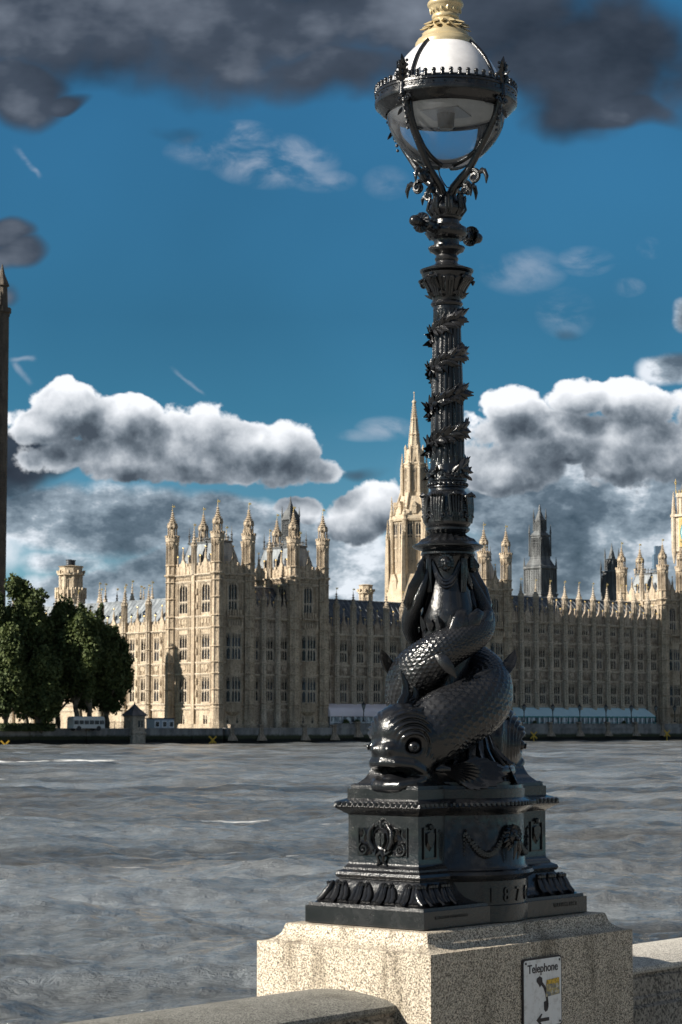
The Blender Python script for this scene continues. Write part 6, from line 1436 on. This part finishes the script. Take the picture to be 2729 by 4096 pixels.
for l0, h0 in ((.045, .0), (.085, .0)): D = sm(D, chain([(.195-l0*.4, l0*.7, .02), (.155-l0*.3, l0*.9, .095), (.07, l0*1.1, .155), (-.03, l0*1.3, .165)], [.005, .010, .013, .010], AYa), .012)
# gill cover edge and neck
D = sm(D, chain([(-.06, .160, -.15), (-.115, .168, -.08), (-.12, .165, 0), (-.09, .150, .08), (-.05, .11, .14)], [.008, .018, .020, .018, .008], AYa), .02)
D = sm(D, ell(-.12, 0, -.0, .16, .155, .155), .05)
def surface_nets(D, org, h):
    s_ = D < 0; nx, ny, nz = D.shape; acc = np.zeros((nx-1, ny-1, nz-1, 3)); cnt = np.zeros((nx-1, ny-1, nz-1))
    gi, gj, gk = np.meshgrid(np.arange(nx-1), np.arange(ny-1), np.arange(nz-1), indexing='ij')
    cs = [(a, b, c) for a in (0, 1) for b in (0, 1) for c in (0, 1)]
    for a in cs:
        for ax_ in range(3):
            if a[ax_]: continue
            b = list(a); b[ax_] = 1
            A_ = D[a[0]:nx-1+a[0], a[1]:ny-1+a[1], a[2]:nz-1+a[2]]; B_ = D[b[0]:nx-1+b[0], b[1]:ny-1+b[1], b[2]:nz-1+b[2]]
            cr = (A_ < 0) != (B_ < 0); t = np.where(cr, A_/np.where(cr, A_-B_, 1), 0)
            for q in range(3): acc[..., q] += np.where(cr, a[q]+(t if q == ax_ else 0), 0)
            cnt += cr
    act = cnt > 0; vid = -np.ones(act.shape, int); vid[act] = np.arange(act.sum())
    V_ = (np.stack([gi[act], gj[act], gk[act]], -1)+acc[act]/cnt[act][:, None])*h+np.array(org); F_ = []
    for ax_ in range(3):
        o1, o2 = [q for q in range(3) if q != ax_]; sl = [slice(1, -1)]*3; sl[ax_] = slice(0, -1); A_ = D[tuple(slice(1, n-1) if q != ax_ else slice(0, n-1) for q, n in enumerate(D.shape))]
        B_ = D[tuple(slice(1, n-1) if q != ax_ else slice(1, n) for q, n in enumerate(D.shape))]
        cr = (A_ < 0) != (B_ < 0); loc = np.argwhere(cr); fl = (A_ < 0)[cr]; off = np.ones(3, int); off[ax_] = 0; base_ = loc+off
        def vv(d1, d2): p = base_.copy(); p[:, o1] -= d1; p[:, o2] -= d2; return vid[p[:, 0], p[:, 1], p[:, 2]]
        q = np.stack([vv(1, 1), vv(0, 1), vv(0, 0), vv(1, 0)], -1); flip = fl ^ (ax_ == 1); q[~flip] = q[~flip][:, ::-1]; F_.append(q)
    return V_, np.concatenate(F_)
HV, HF = surface_nets(D, (gx[0], gy[0], gz[0]), hs_)
# place: forward = -x of the lamp, tipped a little down; sideways = -y
HC = np.array([-.395, -.032, LZ-.086]); tp = R(6)
def hl(p): p = np.asarray(p, float); f, l, h = p[..., 0], p[..., 1], p[..., 2]; f2 = f*math.cos(tp)+h*math.sin(tp); h2 = -f*math.sin(tp)+h*math.cos(tp); return HC+np.stack([-f2, -l, h2+.012], -1)
HVL = hl(HV)
fishV = np.r_[VB, HVL]; fishF = np.r_[FB, HF+len(VB)]
ME_FISH = np_mesh('fish', fishV, fishF, M_IRON); 
try: ME_FISH.set_sharp_from_angle(angle=R(60))
except Exception: pass
eye = MB(); 
def hp(*p): return Vector(hl(p))
eyes = []
for s_ in (-1, 1):
    e = MB(); e.ball((0, 0, 0), .031, 20); c = hp(ex-.004, s_*(ey-.006), ez); d = (hp(ex+.03, s_*(ey+.035), ez-.004)-hp(ex, s_*ey, ez)).normalized()
    pts = [d*.033+(d.orthogonal().normalized()*math.cos(a)+d.cross(d.orthogonal().normalized())*math.sin(a))*.013 for a in np.linspace(0, 2*math.pi, 15)]; e.tube(pts, .0045, 6)
    e.ball(d*.034, .006, 6); eyes.append((e.mesh('eye', M_IRON, R(50)), c))
# crest, locks behind the eye, fins
cr = MB()
def lk(pts, rad_, fl=.45, ax=(0, 1, 0)): cr.tube([hp(*p) for p in pts], rad_, 10, flat=(Vector(ax), fl))
lk([(.05, 0, .12), (.02, 0, .19), (-.01, 0, .235), (-.01, 0, .29), (.012, 0, .345), (.022, 0, .375)], [.05, .046, .036, .026, .012, .002], .5)
lk([(-.04, 0, .15), (-.08, .01, .20), (-.075, .015, .245), (-.055, .015, .28)], [.045, .035, .018, .002], .5)
for l0, hh, ln, rr in ((.10, .125, .24, .024), (.125, .095, .26, .026), (.06, .15, .22, .026), (.0, .17, .20, .026)):
    for s_ in ((-1, 1) if l0 else (1,)):
        lk([(.04, s_*l0*.9, hh+.01), (-.04, s_*l0*1.12, hh+.035), (-.11, s_*l0*1.2, hh+.028), (-.04-ln*.75, s_*(l0*1.15+.01), hh+.01), (-.04-ln, s_*(l0*.9+.02), hh+.02)], [.010, rr, rr*.9, rr*.6, .002], .55, (0, .5, 1))
CR = cr.mesh('crest', M_IRON, R(60))
def fan(root, dirs, n, lens, spread_up, thick=.004):               # ribbed fan fin: dirs (d0, d1) start and end directions
    mb = MB(); root = Vector(root); d0, d1 = Vector(dirs[0]).normalized(), Vector(dirs[1]).normalized(); ax_ = d0.cross(d1).normalized(); ang = d0.angle(d1); K_ = 7; rows_ = []
    for k in range(n*2+1):
        a = ang*k/(n*2); d = Matrix.Rotation(a, 3, ax_) @ d0; L_ = np.interp(k/(n*2), np.linspace(0, 1, len(lens)), lens)*(1.0 if k % 2 == 0 else .93); bulge = (.007 if k % 2 == 0 else -.004)
        rows_.append([root+d*(L_*i/K_)+ax_*(bulge*math.sin(math.pi*min(1, i/K_*1.1+.05))*1.2+spread_up*math.sin(i/K_*2.2)) for i in range(K_+1)])
    top = [[tuple(p+ax_*thick) for p in r_] for r_ in rows_]; bot = [[tuple(p-ax_*thick) for p in r_] for r_ in rows_]
    mb.rings([a_+b_[::-1] for a_, b_ in zip(top, bot)]); mb.tube([root-d0*.03, root, root+(d0+d1)*.03], [.010, .026, .012], 8); return mb.mesh('pectoral_fin', M_IRON, R(50))
FINS = []
for s_ in (1, -1):
    r0 = hp(-.02, s_*.185, -.150); FINS.append(fan(r0, (hp(-.30, s_*.33, -.085)-r0, hp(-.10, s_*.31, -.26)-r0), 9, [.22, .32, .36, .34, .26, .20], .016*s_))
def pol(a, r_, h): return V3(r_*math.cos(R(a)), r_*math.sin(R(a)), h+LZ)
def blade(pts, w_, axis, fl=.22): mb = MB(); mb.tube(pts, w_, 10, flat=(axis, fl)); return mb.mesh('fin', M_IRON, R(60))
BL = [blade([pol(238, .27, .195), pol(252, .28, .235), pol(266, .285, .275), pol(280, .29, .305)], [.012, .040, .030, .002], (math.cos(R(255)), math.sin(R(255)), .3)),   # dorsal spike over the front coil
      blade([pol(306, .30, .285), pol(314, .33, .33), pol(320, .36, .375), pol(322, .375, .41)], [.030, .036, .024, .002], (math.sin(R(312)), -math.cos(R(312)), .4)),
      blade([pol(385, .30, .37), pol(392, .315, .345), pol(398, .31, .30), pol(405, .30, .25)], [.012, .032, .030, .004], (math.cos(R(395)), math.sin(R(395)), 0)),
      blade([pol(404, .24, .49), pol(412, .245, .545), pol(416, .235, .60), pol(420, .22, .62)], [.030, .045, .030, .003], (math.cos(R(410)), math.sin(R(410)), .2)),
      blade([pol(420, .24, .52), pol(432, .25, .565), pol(440, .245, .60), pol(450, .24, .60)], [.026, .040, .028, .003], (math.cos(R(432)), math.sin(R(432)), .2)),
      blade([pol(450, .245, .545), pol(462, .25, .585), pol(472, .245, .61)], [.024, .032, .004], (math.cos(R(460)), math.sin(R(460)), .2))]
TAIL = blade([pol(500, .205, .60), pol(512, .215, .66), pol(519, .205, .74), pol(523, .185, .80), pol(524, .170, .87), pol(524, .168, .895)], [.020, .052, .048, .036, .018, .002], (math.cos(R(425)), math.sin(R(425)), 0), .28)
TAIL2 = blade([pol(498, .20, .60), pol(506, .165, .66), pol(512, .150, .73), pol(516, .135, .76)], [.020, .036, .030, .003], (math.cos(R(425)), math.sin(R(425)), 0), .28)
first = None
for k in range(2):
    f_ = link('fish', ME_FISH, lamp, rot=(0, 0, k*math.pi))
    for me, c in eyes: link('eye', me, f_, c)
    link('crest', CR, f_)
    for me in FINS: link('pectoral_fin', me, f_)
    for me in BL: link('dorsal_fin', me, f_)
    link('tail_fin', TAIL, f_); link('tail_fin', TAIL2, f_)
# ragged leaves round the vase above the coils
m = MB(); g = np.random.default_rng(9)
for k in range(16):
    a = 2*math.pi*k/16; z, r_ = rz(2500, 118); out = V3(math.cos(a), math.sin(a), 0); rt = V3(-math.sin(a), math.cos(a), 0)
    leaf(m, out*r_+V3(0, 0, z-.04), V3(0, 0, 1)+out*.15+rt*g.uniform(-.3, .3), out, g.uniform(.05, .10), .050, .15, 6, .01)
m.obj('leaf_collar', M_IRON, corel, R(50))
